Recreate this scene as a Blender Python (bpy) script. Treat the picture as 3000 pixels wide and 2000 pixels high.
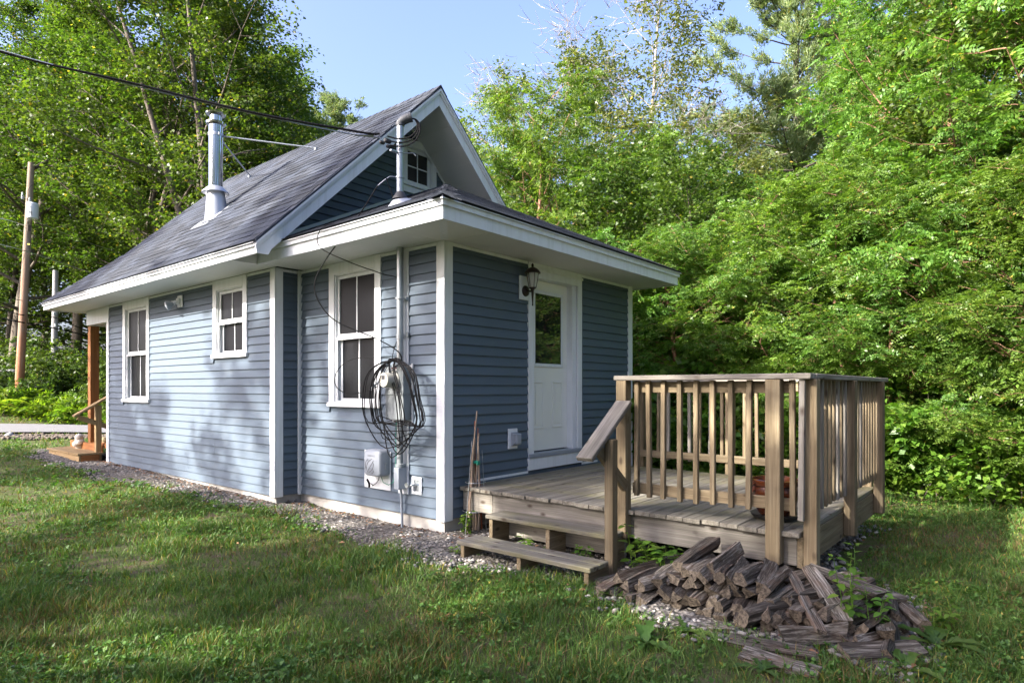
import bpy, math, random
import numpy as np
from mathutils import Matrix, Vector

for _o in list(bpy.data.objects):
    bpy.data.objects.remove(_o)
SC = bpy.context.scene
COL = SC.collection
R_ = math.radians

# ------------------------------------------------------------------ camera
CAM = Vector((-4.312, -4.452, 1.446))
FW = Vector((0.7682, 0.6402, 0.0)).normalized()      # viewing direction
RW = Vector((FW.y, -FW.x, 0.0))                      # to the right
cd = bpy.data.cameras.new('camera')
cam = bpy.data.objects.new('camera', cd)
COL.objects.link(cam)
cam.location = CAM
cam.rotation_euler = (R_(90), 0, math.atan2(FW.y, FW.x) - R_(90))
cd.sensor_width = 36.0
cd.lens = 22.2
cd.shift_y = 0.0457
cd.clip_start = 0.05
cd.clip_end = 2000
SC.camera = cam

# ------------------------------------------------------------------ world and sun
SUN_TO = Vector((-1.0, 0.37, 0.60)).normalized()
SUN_EL = math.asin(SUN_TO.z)
SUN_AZ = math.atan2(SUN_TO.x, SUN_TO.y)
w = bpy.data.worlds.new('World')
SC.world = w
w.use_nodes = True
nt = w.node_tree
nt.nodes.clear()
sky = nt.nodes.new('ShaderNodeTexSky')
sky.sky_type = 'NISHITA'
sky.sun_disc = False
sky.sun_elevation = SUN_EL
sky.sun_rotation = SUN_AZ
sky.air_density = 0.85
sky.dust_density = 6.0
sky.ozone_density = 2.2
bg = nt.nodes.new('ShaderNodeBackground')
bg.inputs['Strength'].default_value = 0.09
wo = nt.nodes.new('ShaderNodeOutputWorld')
hz = nt.nodes.new('ShaderNodeMix'); hz.data_type = 'RGBA'; hz.blend_type = 'MULTIPLY'; hz.inputs[0].default_value = 1
hz.inputs[7].default_value = (0.98, 0.955, 1.08, 1)          # a faintly milky summer-morning sky
nt.links.new(sky.outputs[0], hz.inputs[6]); nt.links.new(hz.outputs[2], bg.inputs[0])
nt.links.new(bg.outputs[0], wo.inputs[0])

sd = bpy.data.lights.new('sun', 'SUN')
sd.energy = 2.9
sd.angle = R_(0.6)
sd.color = (1.0, 0.93, 0.82)
sun = bpy.data.objects.new('sun', sd)
COL.objects.link(sun)
sun.location = (-20, 8, 20)
sun.rotation_euler = (-SUN_TO).to_track_quat('-Z', 'Y').to_euler()

SC.view_settings.view_transform = 'Standard'
SC.view_settings.look = 'None'
SC.view_settings.gamma = 1.0
SC.view_settings.use_curve_mapping = False
SC.view_settings.exposure = 2.7
SC.cycles.max_bounces = 8
SC.cycles.diffuse_bounces = 4
SC.cycles.transmission_bounces = 6
SC.cycles.transparent_max_bounces = 8

# ------------------------------------------------------------------ helpers
MW = {}

def link(o, parent=None, M=None):
    M = M or Matrix.Identity(4)
    COL.objects.link(o)
    o.matrix_basis = M
    MW[o.name] = M.copy()
    if parent is not None:
        o.parent = parent
        o.matrix_parent_inverse = MW[parent.name].inverted()
    return o

def tag(o, label=None, cat=None, group=None, kind=None):
    if label: o['label'] = label
    if cat: o['category'] = cat
    if group: o['group'] = group
    if kind: o['kind'] = kind
    return o

def thing(name, label, cat, loc=(0, 0, 0), group=None, M=None):
    o = bpy.data.objects.new(name, None)
    o.empty_display_size = 0.1
    link(o, None, M or Matrix.Translation(Vector(loc)))
    return tag(o, label, cat, group)

def copy_tree(o, parent=None, M=None):
    c = o.copy()
    COL.objects.link(c)
    if parent is not None:
        c.parent = parent
    if M is not None:
        c.matrix_basis = M
    MW[c.name] = (M or MW[o.name]).copy()
    for ch in [k for k in o.children]:
        copy_tree(ch, c)
    return c

class MB:
    def __init__(s):
        s.v = []; s.f = []; s.m = []; s.mi = 0
    def add(s, vs, fs):
        b = len(s.v)
        s.v += [tuple(p) for p in vs]
        s.f += [tuple(b + i for i in f) for f in fs]
        s.m += [s.mi] * len(fs)
        return s
    def box(s, x0, y0, z0, x1, y1, z1, M=None):
        x0, x1 = min(x0, x1), max(x0, x1); y0, y1 = min(y0, y1), max(y0, y1); z0, z1 = min(z0, z1), max(z0, z1)
        p = [Vector(q) for q in ((x0,y0,z0),(x1,y0,z0),(x1,y1,z0),(x0,y1,z0),(x0,y0,z1),(x1,y0,z1),(x1,y1,z1),(x0,y1,z1))]
        if M: p = [M @ q for q in p]
        return s.add(p, [(0,3,2,1),(4,5,6,7),(0,1,5,4),(1,2,6,5),(2,3,7,6),(3,0,4,7)])
    def cbox(s, x0, y0, z0, x1, y1, z1, c=0.003, M=None):
        x0, x1 = min(x0, x1), max(x0, x1); y0, y1 = min(y0, y1), max(y0, y1); z0, z1 = min(z0, z1), max(z0, z1)
        c = min(c, (x1-x0)*.45, (y1-y0)*.45, (z1-z0)*.45)
        P = []
        for sx in (0, 1):
            for sy in (0, 1):
                for sz in (0, 1):
                    X = (x0, x1)[sx]; Y = (y0, y1)[sy]; Z = (z0, z1)[sz]
                    ix = X + (c if sx == 0 else -c); iy = Y + (c if sy == 0 else -c); iz = Z + (c if sz == 0 else -c)
                    P += [(X, iy, iz), (ix, Y, iz), (ix, iy, Z)]
        if M: P = [M @ Vector(q) for q in P]
        def I(sx, sy, sz, k): return (sx*4 + sy*2 + sz)*3 + k
        F = []
        F += [(I(0,0,0,0),I(0,0,1,0),I(0,1,1,0),I(0,1,0,0)), (I(1,0,0,0),I(1,1,0,0),I(1,1,1,0),I(1,0,1,0))]
        F += [(I(0,0,0,1),I(1,0,0,1),I(1,0,1,1),I(0,0,1,1)), (I(0,1,0,1),I(0,1,1,1),I(1,1,1,1),I(1,1,0,1))]
        F += [(I(0,0,0,2),I(0,1,0,2),I(1,1,0,2),I(1,0,0,2)), (I(0,0,1,2),I(1,0,1,2),I(1,1,1,2),I(0,1,1,2))]
        for a in (0, 1):
            for b in (0, 1):
                F.append((I(a,b,0,0),I(a,b,0,1),I(a,b,1,1),I(a,b,1,0)) if a != b else (I(a,b,0,0),I(a,b,1,0),I(a,b,1,1),I(a,b,0,1)))
                F.append((I(a,0,b,0),I(a,0,b,2),I(a,1,b,2),I(a,1,b,0)) if a == b else (I(a,0,b,0),I(a,1,b,0),I(a,1,b,2),I(a,0,b,2)))
                F.append((I(0,a,b,1),I(0,a,b,2),I(1,a,b,2),I(1,a,b,1)) if a != b else (I(0,a,b,1),I(1,a,b,1),I(1,a,b,2),I(0,a,b,2)))
                for cc in (0, 1):
                    par = (a + b + cc) % 2
                    t = (I(a,b,cc,0),I(a,b,cc,1),I(a,b,cc,2))
                    F.append(t if par else t[::-1])
        return s.add(P, F)
    def prism(s, poly, d):
        """closed polygon (3d points) pushed along d"""
        n = len(poly); d = Vector(d)
        a = [Vector(p) for p in poly]; b = [p + d for p in a]
        return s.add(a + b, [tuple(range(n))[::-1], tuple(range(n, 2*n))] + [(i, (i+1) % n, n+(i+1) % n, n+i) for i in range(n)])
    def tube(s, pts, r, n=8, caps=True):
        pts = [Vector(p) for p in pts]; m = len(pts)
        if not hasattr(r, '__len__'): r = [r]*m
        vs = []; up = None
        for i, p in enumerate(pts):
            t = (pts[min(i+1, m-1)] - pts[max(i-1, 0)]).normalized()
            if up is None:
                up = Vector((0, 0, 1)) if abs(t.z) < .9 else Vector((1, 0, 0))
            a = t.cross(up).normalized(); b = a.cross(t).normalized(); up = b
            for k in range(n):
                q = 2*math.pi*k/n
                vs.append(p + a*(math.cos(q)*r[i]) + b*(math.sin(q)*r[i]))
        fs = [(i*n+k, i*n+(k+1) % n, (i+1)*n+(k+1) % n, (i+1)*n+k) for i in range(m-1) for k in range(n)]
        if caps: fs += [tuple(range(n))[::-1], tuple(range((m-1)*n, m*n))]
        return s.add(vs, fs)
    def lathe(s, prof, n=24, M=None, sq=None):
        """profile [(r,z)] round z"""
        vs = []
        for r, z in prof:
            for k in range(n):
                q = 2*math.pi*k/n
                vs.append(Vector((math.cos(q)*r, math.sin(q)*r, z)))
        if M: vs = [M @ v for v in vs]
        m = len(prof)
        fs = [(i*n+k, i*n+(k+1) % n, (i+1)*n+(k+1) % n, (i+1)*n+k) for i in range(m-1) for k in range(n)]
        fs += [tuple(range(n))[::-1], tuple(range((m-1)*n, m*n))]
        return s.add(vs, fs)
    def mesh(s, name, mats, smooth=False):
        me = bpy.data.meshes.new(name)
        me.from_pydata(s.v, [], s.f)
        if not isinstance(mats, (list, tuple)): mats = [mats]
        for m in mats: me.materials.append(m)
        if len(mats) > 1: me.polygons.foreach_set('material_index', s.m)
        if smooth:
            me.polygons.foreach_set('use_smooth', [True]*len(s.f))
            me.set_sharp_from_angle(angle=R_(38))
        me.update()
        return me
    def build(s, name, mats, parent=None, smooth=False, M=None):
        o = bpy.data.objects.new(name, s.mesh(name, mats, smooth))
        return link(o, parent, M)

def npmesh(name, V, F, mats, mi=None, smooth=False, fc=None):
    """V (n,3), F (m,k) with k = 3 or 4"""
    V = np.asarray(V, np.float32); F = np.asarray(F, np.int32)
    me = bpy.data.meshes.new(name)
    me.vertices.add(len(V)); me.vertices.foreach_set('co', V.ravel())
    k = F.shape[1]
    me.loops.add(F.size); me.loops.foreach_set('vertex_index', F.ravel())
    me.polygons.add(len(F)); me.polygons.foreach_set('loop_start', np.arange(0, F.size, k, dtype=np.int32))
    try: me.polygons.foreach_set('loop_total', np.full(len(F), k, np.int32))
    except Exception: pass
    if not isinstance(mats, (list, tuple)): mats = [mats]
    for m in mats: me.materials.append(m)
    if mi is not None: me.polygons.foreach_set('material_index', np.asarray(mi, np.int32))
    if smooth: me.polygons.foreach_set('use_smooth', np.ones(len(F), bool))
    me.update(calc_edges=True)
    if fc is not None:
        at = me.attributes.new('tint', 'FLOAT', 'FACE')
        at.data.foreach_set('value', np.asarray(fc, np.float32))
    return me

_bc = {}
def board(name, p0, p1, w, t, up, mat, parent=None, c=0.003, label=None):
    """a squared timber from p0 to p1, width w, thickness t measured along up; its own length is its local x"""
    p0 = Vector(p0); p1 = Vector(p1); up = Vector(up)
    X = (p1 - p0); L = X.length; X.normalize()
    Z = (up - X*up.dot(X)).normalized(); Y = Z.cross(X)
    M = Matrix(((X.x, Y.x, Z.x, 0), (X.y, Y.y, Z.y, 0), (X.z, Y.z, Z.z, 0), (0, 0, 0, 1)))
    M.translation = (p0 + p1)/2
    key = (round(L, 3), round(w, 4), round(t, 4), c, mat.name)
    if key not in _bc:
        _bc[key] = MB().cbox(-L/2, -w/2, -t/2, L/2, w/2, t/2, c).mesh(name, mat)
    o = bpy.data.objects.new(name, _bc[key])
    link(o, parent, M)
    if label: o['label'] = label
    return o

# ------------------------------------------------------------------ materials
class NG:
    def __init__(s, name):
        s.m = bpy.data.materials.new(name); s.m.use_nodes = True
        s.t = s.m.node_tree; s.t.nodes.clear()
        s.out = s.n('ShaderNodeOutputMaterial')
    def n(s, typ, **kw):
        nd = s.t.nodes.new(typ)
        for k, v in kw.items(): setattr(nd, k, v)
        return nd
    def l(s, a, b): s.t.links.new(a, b)
    def set(s, nd, i, v):
        if hasattr(v, 'is_output') or isinstance(v, bpy.types.NodeSocket): s.l(v, nd.inputs[i])
        else:
            if isinstance(v, (tuple, list)) and len(v) == 3 and nd.inputs[i].type == 'RGBA': v = (*v, 1)
            nd.inputs[i].default_value = v
    def coord(s, kind='Object'): return s.n('ShaderNodeTexCoord').outputs[kind]
    def rand(s): return s.n('ShaderNodeObjectInfo').outputs['Random']
    def mapping(s, vec, scale=(1, 1, 1), loc=None):
        m = s.n('ShaderNodeMapping'); s.l(vec, m.inputs[0]); m.inputs['Scale'].default_value = scale
        if loc is not None: s.set(m, 'Location', loc)
        return m.outputs[0]
    def noise(s, vec, scale, detail=3, rough=.55, dist=0):
        m = s.n('ShaderNodeTexNoise'); s.l(vec, m.inputs['Vector'])
        m.inputs['Scale'].default_value = scale; m.inputs['Detail'].default_value = detail
        m.inputs['Roughness'].default_value = rough; m.inputs['Distortion'].default_value = dist
        return m.outputs['Fac']
    def ramp(s, fac, stops):
        m = s.n('ShaderNodeValToRGB'); s.l(fac, m.inputs[0]); e = m.color_ramp.elements
        while len(e) < len(stops): e.new(0.5)
        for i, (p, c) in enumerate(stops):
            e[i].position = p
            e[i].color = (*c, 1) if hasattr(c, '__len__') else (c, c, c, 1)
        return m.outputs[0]
    def mix(s, fac, a, b, mode='MIX'):
        m = s.n('ShaderNodeMix', data_type='RGBA', blend_type=mode)
        s.set(m, 0, fac); s.set(m, 6, a); s.set(m, 7, b)
        return m.outputs[2]
    def math(s, op, a, b=0.5):
        m = s.n('ShaderNodeMath', operation=op); s.set(m, 0, a); s.set(m, 1, b); return m.outputs[0]
    def bump(s, h, strength=.3, dist=.01):
        m = s.n('ShaderNodeBump'); s.l(h, m.inputs['Height']); m.inputs['Strength'].default_value = strength
        m.inputs['Distance'].default_value = dist; return m.outputs[0]
    def bsdf(s, col, rough=.6, metal=0, spec=.4, normal=None, **kw):
        b = s.n('ShaderNodeBsdfPrincipled')
        s.set(b, 'Base Color', col); s.set(b, 'Roughness', rough); s.set(b, 'Metallic', metal); s.set(b, 'Specular IOR Level', spec)
        for k, v in kw.items(): s.set(b, k, v)
        if normal is not None: s.l(normal, b.inputs['Normal'])
        s.l(b.outputs[0], s.out.inputs[0]); return b

def m_plain(name, col, rough=.6, metal=0, spec=.4, var=.12, scale=6, bump=0, bscale=80):
    g = NG(name); v = g.coord()
    n = g.noise(v, scale, 4)
    c = g.mix(n, tuple(x*(1-var) for x in col), tuple(min(1, x*(1+var)) for x in col))
    nm = g.bump(g.noise(v, bscale, 3), bump, .002) if bump else None
    g.bsdf(c, rough, metal, spec, nm); return g.m

def m_wood(name, c0, c1, c2, knots=True, rough=.8, moss=0.0):
    """timber: grain runs along the object's own x"""
    g = NG(name); v = g.coord(); r = g.rand()
    off = g.n('ShaderNodeCombineXYZ'); g.l(g.math('MULTIPLY', r, 37.0), off.inputs[0]); g.l(g.math('MULTIPLY', r, 11.0), off.inputs[1])
    v1 = g.mapping(v, (1.2, 26, 26), off.outputs[0])
    n1 = g.noise(v1, 1.0, 5, .6, .6)
    v2 = g.mapping(v, (3, 150, 150), off.outputs[0])
    n2 = g.noise(v2, 1.0, 3, .6)
    v3 = g.mapping(v, (1, 1, 1), off.outputs[0])
    n3 = g.noise(v3, 2.3, 3)
    c = g.ramp(n1, [(.28, c0), (.5, c1), (.72, c2)])
    c = g.mix(g.math('MULTIPLY', g.ramp(n2, [(.35, 1), (.6, 0)]), .45), c, tuple(x*.45 for x in c0))
    c = g.mix(g.math('MULTIPLY', g.ramp(n3, [(.35, 0), (.75, 1)]), .35), c, tuple(x*.55 for x in c1))
    if moss:
        n5 = g.noise(v, 1.3, 4)
        c = g.mix(g.math('MULTIPLY', g.ramp(n5, [(.45, 0), (.62, 1)]), moss), c, (.16, .15, .055))
    if knots:
        vk = g.n('ShaderNodeTexVoronoi'); g.l(g.mapping(v, (4.5, 9, 9), off.outputs[0]), vk.inputs['Vector']); vk.inputs['Scale'].default_value = 1
        k = g.ramp(vk.outputs['Distance'], [(.07, 1), (.20, 0)])
        c = g.mix(g.math('MULTIPLY', k, .85), c, (.035, .022, .014))
    hv = g.n('ShaderNodeHueSaturation'); g.l(c, hv.inputs['Color']); g.l(g.math('ADD', g.math('MULTIPLY', r, .5), .75), hv.inputs['Value'])
    g.bsdf(hv.outputs[0], rough, 0, .25, g.bump(n2, .35, .002)); return g.m

def m_siding():
    g = NG('blue_grey_siding'); v = g.coord(); r = g.rand()
    base = (.082, .113, .151)
    n = g.noise(g.mapping(v, (1, 1, .5)), 1.6, 4)
    c = g.mix(n, tuple(x*.86 for x in base), tuple(x*1.1 for x in base))
    dirt = g.ramp(g.noise(g.mapping(v, (1, 1, 3)), 3.1, 5, .7), [(.5, 0), (.8, 1)])
    c = g.mix(g.math('MULTIPLY', dirt, .25), c, (.12, .125, .115))
    hv = g.n('ShaderNodeHueSaturation'); g.l(c, hv.inputs['Color']); g.l(g.math('ADD', g.math('MULTIPLY', r, .10), .95), hv.inputs['Value'])
    g.bsdf(hv.outputs[0], .6, 0, .3, g.bump(g.noise(g.mapping(v, (20, 20, 160)), 1, 3), .12, .001)); return g.m

def m_white():
    g = NG('white_trim'); v = g.coord()
    streak = g.ramp(g.noise(g.mapping(v, (16, 16, 1.2)), 1, 4, .6), [(.48, 0), (.8, 1)])
    spot = g.ramp(g.noise(v, 5, 4), [(.55, 0), (.8, 1)])
    c = g.mix(g.math('MULTIPLY', streak, .42), (.64, .67, .70), (.36, .38, .35))
    c = g.mix(g.math('MULTIPLY', spot, .25), c, (.5, .52, .46))
    g.bsdf(c, .5, 0, .4); return g.m

def m_shingle():
    g = NG('asphalt_shingle'); v = g.coord(); r = g.rand()
    geo = g.n('ShaderNodeNewGeometry').outputs['Position']
    n = g.noise(geo, 160, 2, .8); n2 = g.noise(geo, 1.7, 4); n3 = g.noise(g.mapping(geo, (4, 3, 4)), 1.0, 2)
    c = g.ramp(n, [(.3, (.010, .013, .019)), (.55, (.028, .035, .050)), (.75, (.062, .070, .088))])
    c = g.mix(g.ramp(n2, [(.45, 0), (.8, .35)]), c, (.055, .054, .052))
    rr = g.math('ADD', g.math('MULTIPLY', r, .95), .55)
    hv = g.n('ShaderNodeHueSaturation'); g.l(c, hv.inputs['Color'])
    g.l(g.math('MULTIPLY', rr, g.ramp(n3, [(.3, .8), (.7, 1.15)])), hv.inputs['Value'])
    g.bsdf(hv.outputs[0], .85, 0, .3, g.bump(n, .5, .003)); return g.m

def m_leaf(name, c0, c1, c2, trans=.45, rough=.5, yellow=.03):
    g = NG(name)
    geo = g.n('ShaderNodeNewGeometry')
    rp = geo.outputs['Random Per Island']
    pos = g.n('ShaderNodeTexCoord').outputs['Object']
    big = g.noise(pos, .9, 3)
    f = g.math('ADD', g.math('MULTIPLY', rp, .6), g.math('MULTIPLY', big, .4))
    c = g.ramp(f, [(.15, c0), (.5, c1), (.85, c2)])
    if yellow:
        c = g.mix(g.ramp(rp, [(1-yellow, 0), (1-yellow+.003, 1)]), c, (.30, .26, .05))
    orn = g.rand(); hv = g.n('ShaderNodeHueSaturation'); g.l(c, hv.inputs['Color'])
    g.l(g.math('ADD', g.math('MULTIPLY', orn, .024), .482), hv.inputs['Hue']); g.l(g.math('ADD', g.math('MULTIPLY', g.math('FRACT', g.math('MULTIPLY', orn, 9.7)), .36), .80), hv.inputs['Value'])
    c = hv.outputs[0]
    b = g.n('ShaderNodeBsdfPrincipled'); g.l(c, b.inputs['Base Color']); b.inputs['Roughness'].default_value = rough
    b.inputs['Specular IOR Level'].default_value = .35
    t = g.n('ShaderNodeBsdfTranslucent')
    tc = g.mix(1.0, c, (1.35, 1.45, .55), 'MULTIPLY'); g.l(tc, t.inputs[0])
    ad = g.n('ShaderNodeMixShader'); ad.inputs[0].default_value = trans
    g.l(b.outputs[0], ad.inputs[1]); g.l(t.outputs[0], ad.inputs[2]); g.l(ad.outputs[0], g.out.inputs[0]); return g.m

def m_bark(name, c0, c1, scale=10):
    g = NG(name); v = g.coord()
    n = g.noise(g.mapping(v, (1, 1, .18)), scale, 5, .65, .5)
    c = g.ramp(n, [(.3, c0), (.7, c1)])
    c = g.mix(g.ramp(g.noise(v, 2.2, 4), [(.45, 0), (.75, .6)]), c, tuple(x*.6 for x in c1))
    g.bsdf(c, .9, 0, .15, g.bump(n, .7, .03)); return g.m

M_SID = m_siding(); M_WHT = m_white(); M_SHG = m_shingle()
M_SOF = m_plain('soffit_white', (.66, .67, .66), .6, var=.05, scale=3)
M_DOOR = m_plain('door_paint', (.70, .71, .67), .45, var=.06, scale=3)
M_CONC = m_plain('concrete', (.33, .32, .30), .9, var=.35, scale=7, bump=.4, bscale=60)
M_WGREY = m_wood('weathered_grey_wood', (.115, .103, .085), (.215, .20, .172), (.32, .30, .27))
M_WDECK = m_wood('weathered_deck_wood', (.09, .082, .065), (.175, .162, .132), (.265, .25, .21), moss=.5)
M_WTAN = m_wood('tan_lumber', (.11, .082, .046), (.20, .156, .095), (.285, .24, .158))
M_HOOD = m_plain('dull_hood_metal', (.055, .06, .068), .6, .0, var=.2)
M_WPORCH = m_wood('orange_cedar_post', (.30, .115, .035), (.42, .18, .06), (.5, .25, .10))
M_WYEL = m_wood('yellow_lumber', (.33, .22, .10), (.44, .31, .15), (.52, .40, .22))
M_FIRE = m_wood('grey_split_firewood', (.07, .055, .043), (.19, .16, .135), (.40, .365, .33), knots=False)
M_FIREB = m_wood('brown_split_firewood', (.12, .06, .03), (.24, .15, .09), (.38, .30, .22), knots=False)
M_LBARK = m_bark('firewood_bark', (.05, .042, .035), (.26, .24, .21), 22)
M_GALV = m_plain('galvanised_steel', (.36, .39, .41), .38, .85, var=.15, scale=14)
M_STEEL = m_plain('polished_stainless', (.42, .44, .45), .07, 1.0, var=.04, scale=2)
M_ALU = m_plain('dull_aluminium', (.42, .44, .47), .42, .7, var=.07)
M_BLACK = m_plain('black_cable', (.010, .010, .011), .75, spec=.12, var=.2)
M_RUBBER = m_plain('black_rubber', (.03, .03, .032), .6)
M_GPLA = m_plain('grey_utility_plastic', (.25, .28, .32), .45, var=.05)
M_GPNT = m_plain('grey_painted_metal', (.21, .235, .25), .45, .1, var=.08, scale=9)
M_BEIGE = m_plain('beige_plastic', (.36, .355, .31), .4, var=.06)
M_BRONZE = m_plain('bronze_lamp_metal', (.035, .026, .022), .45, .4, var=.2)
M_GREENW = m_plain('green_wire', (.01, .22, .14), .5)
M_RED = m_plain('red_print', (.5, .03, .04), .5)
M_PRINT = m_plain('dark_print', (.03, .03, .035), .5)
M_PAPER = m_plain('white_sticker', (.75, .75, .75), .5)
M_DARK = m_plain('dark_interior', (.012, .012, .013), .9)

def m_pane(name, col, rough=.03, spec=.6):
    g = NG(name)
    n = g.noise(g.coord(), 2.0, 2)
    g.bsdf(g.mix(n, tuple(x*.7 for x in col), tuple(x*1.3 for x in col)), rough, 0, spec, g.bump(n, .02, .02)); return g.m
M_PANE = m_pane('window_pane', (.012, .014, .016), .02, .8)
M_SCREEN = m_pane('screened_pane', (.009, .010, .012), .32, .10)

def m_lampglass():
    g = NG('lamp_glass')
    b = g.bsdf((.75, .75, .70), .15, 0, .5); b.inputs['Alpha'].default_value = .35; return g.m
M_LGLASS = m_lampglass()
M_POT = m_plain('brown_glaze', (.085, .022, .008), .12, 0, .7, var=.5, scale=5)
# ------------------------------------------------------------------ house
random.seed(5)
XM, YR, XE, YF = -0.331, 2.539, 3.65, 8.10      # main wall x, gable wall y, right wall x, far wall y
ZS, ZT = 0.16, 2.885                             # bottom of siding, soffit
house = thing('house', 'small blue clapboard cottage with white trim and a dark shingled gable roof', 'house', (0, 0, 0))

EXP = 0.1016
def clap(o, u, n, a, b, z, z1, parent):
    """one clapboard: from a to b along u, on the wall plane through o facing n"""
    o = Vector(o); u = Vector(u); n = Vector(n)
    def P(s, d, zz): return o + u*s + n*d + Vector((0, 0, zz))
    t = .021; h = z1 - z
    pr = [(.001, z - .001), (t, z), (t, z + .006), (t - (t-.003)*h/EXP, z1 - .0006), (.001, z1 - .0006)]
    V = [P(a, d, zz) for d, zz in pr] + [P(b, d, zz) for d, zz in pr]
    n5 = 5
    F = [tuple(range(5)), tuple(range(9, 4, -1))] + [(i, (i+1) % 5, 5+(i+1) % 5, 5+i) for i in range(5)]
    MB().add(V, F).build('clapboard', M_SID, parent)

def wall(o, u, n, L, z0, z1, holes=(), seams=(), span=None, back=.0):
    """backing wall plus clapboards; holes = (a, b, za, zb); span(z) limits a course"""
    o = Vector(o); u = Vector(u); n = Vector(n)
    body = MB()
    root = None
    xs = sorted({0, L} | {h[0] for h in holes} | {h[1] for h in holes})
    zs = sorted({z0, z1} | {h[2] for h in holes} | {h[3] for h in holes})
    def inside(a, z): return any(h[0] <= a <= h[1] and h[2] <= z <= h[3] for h in holes)
    if span is None:
        for i in range(len(xs)-1):
            for j in range(len(zs)-1):
                if zs[j] < z0 or zs[j+1] > z1: continue
                if inside((xs[i]+xs[i+1])/2, (zs[j]+zs[j+1])/2): continue
                p = [o+u*xs[i]+Vector((0,0,zs[j])), o+u*xs[i+1]+Vector((0,0,zs[j])), o+u*xs[i+1]+Vector((0,0,zs[j+1])), o+u*xs[i]+Vector((0,0,zs[j+1]))]
                body.prism(p, -n*.10)
    else:
        a0, b0 = span(z0); am, bm = span(z1)
        p = [o+u*a0+Vector((0,0,z0)), o+u*b0+Vector((0,0,z0)), o+u*bm+Vector((0,0,z1)), o+u*am+Vector((0,0,z1))]
        body.prism([q - n*.14 for q in p], -n*.05)
    root = body.build('wall', M_SID, house)
    z = z0
    while z < z1 - .01:
        zz = min(z + EXP, z1)
        a, b = (0, L) if span is None else span(z + .03)
        segs = [(a, b)]
        for h in holes:
            if h[2] < zz - .02 and h[3] > z + .02:
                ns = []
                for s in segs:
                    if h[1] <= s[0] or h[0] >= s[1]: ns.append(s)
                    else:
                        if h[0] > s[0] + .02: ns.append((s[0], h[0]))
                        if h[1] < s[1] - .02: ns.append((h[1], s[1]))
                segs = ns
        k = int(round((z - z0)/EXP))
        for sm, ks in seams:
            if k in ks:
                ns = []
                for s in segs:
                    if s[0] < sm < s[1]: ns += [(s[0], sm - .0012), (sm + .0012, s[1])]
                    else: ns.append(s)
                segs = ns
        for s in segs: clap(o, u, n, s[0], s[1], z, zz, root)
        z = zz
    return root

ZF = 2.848
# long main wall (faces -x), measured along +y from the near corner
wall((XM, YR, 0), (0, 1, 0), (-1, 0, 0), YF-YR, ZS, ZF,
     holes=[(3.18-YR, 4.10-YR, 1.85, 2.90), (6.25-YR, 7.35-YR, 1.225, 2.90)],
     seams=[(2.95, (9, 10)), (4.35, (7, 8)), (5.1, (5, 6)), (1.55, (4, 5)), (3.3, (3, 4)), (2.35, (1, 2)), (4.0, (0, 1)), (2.0, (16, 17))])
wall((XM, YR, 0), (1, 0, 0), (0, -1, 0), -XM, ZS, ZF)                     # return wall
wall((0, 0, 0), (0, 1, 0), (-1, 0, 0), YR, ZS, ZF, holes=[(.95, 1.90, 1.24, 2.90)])
wall((0, 0, 0), (1, 0, 0), (0, -1, 0), XE, ZS, ZF, holes=[(1.294, 2.379, .50, 2.90)])
# gable wall above the ell roof
RX, RZ, SL = 1.68, 5.56, .966
def gspan(z):
    d = (RZ - .16 - z)/SL
    return (max(RX - d, -.3), RX + d)
wall((0, YR, 0), (1, 0, 0), (0, -1, 0), 0, 2.95, 5.36, span=gspan, holes=[(1.59, 2.27, 4.27, 5.05)])
# walls out of sight, so the house is closed
MB().box(XM+.11, YF-.1, ZS, 3.9, YF, 2.9).box(XE-.1, .1, ZS, XE, YR, 2.9).box(3.80, YR, ZS, 3.9, YF-.1, 2.9).box(0.11, YR+.0, ZS, 3.8, YR+.1, 2.94).build('wall', M_SID, house)

fo = MB()
fo.box(XM+.02, YR+.02, -.4, 3.88, YF-.01, ZS-.002).box(.02, .02, -.4, XE-.02, YR+.03, ZS-.002)
fo.build('foundation', M_CONC, house)
MB().box(.12, .12, ZS, XE-.12, YR-.02, ZS+.04).box(XM+.12, YR+.12, ZS, 3.78, YF-.12, ZS+.04).build('floor', M_DARK, house)

# corner posts and trim
def trim(x0, y0, z0, x1, y1, z1, name='trim_board', mat=None, c=.002):
    return MB().cbox(x0, y0, z0, x1, y1, z1, c).build(name, mat or M_WHT, house)
trim(-.025, -.025, .145, .0, .09, ZT-.002, 'corner_post'); trim(.0005, -.025, .145, .092, -.0005, ZT-.002, 'corner_post')
trim(XM-.025, YR-.025, .145, XM, YR+.085, ZT-.002, 'corner_post'); trim(XM+.0005, YR-.025, .145, XM+.085, YR-.0005, ZT-.002, 'corner_post')
trim(-.05, YR-.05, .15, -.0005, YR-.0155, ZT-.003, 'corner_post')
trim(XM-.025, YF-.09, .13, XM, YF+.02, ZT-.002, 'corner_post')
trim(XE-.09, -.025, .145, XE, -.0005, ZT-.002, 'corner_post'); trim(XE+.0005, -.025, .145, XE+.025, .09, ZT-.002, 'corner_post')
for a in ((-.021, .0905, ZF, 0, .949), (-.021, 1.901, ZF, 0, YR-.051)):
    trim(a[0], a[1], a[2], a[3], a[4], ZT-.004)
for y0, y1 in ((YR+.086, 3.179), (4.101, 6.249), (7.351, YF-.091)): trim(XM-.021, y0, ZF, XM, y1, ZT-.004)
trim(XM+.086, YR-.021, ZF, -.051, YR, ZT-.004)
trim(.093, -.021, ZF, 1.293, 0, ZT-.004); trim(2.380, -.021, ZF, XE-.091, 0, ZT-.004)

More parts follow.
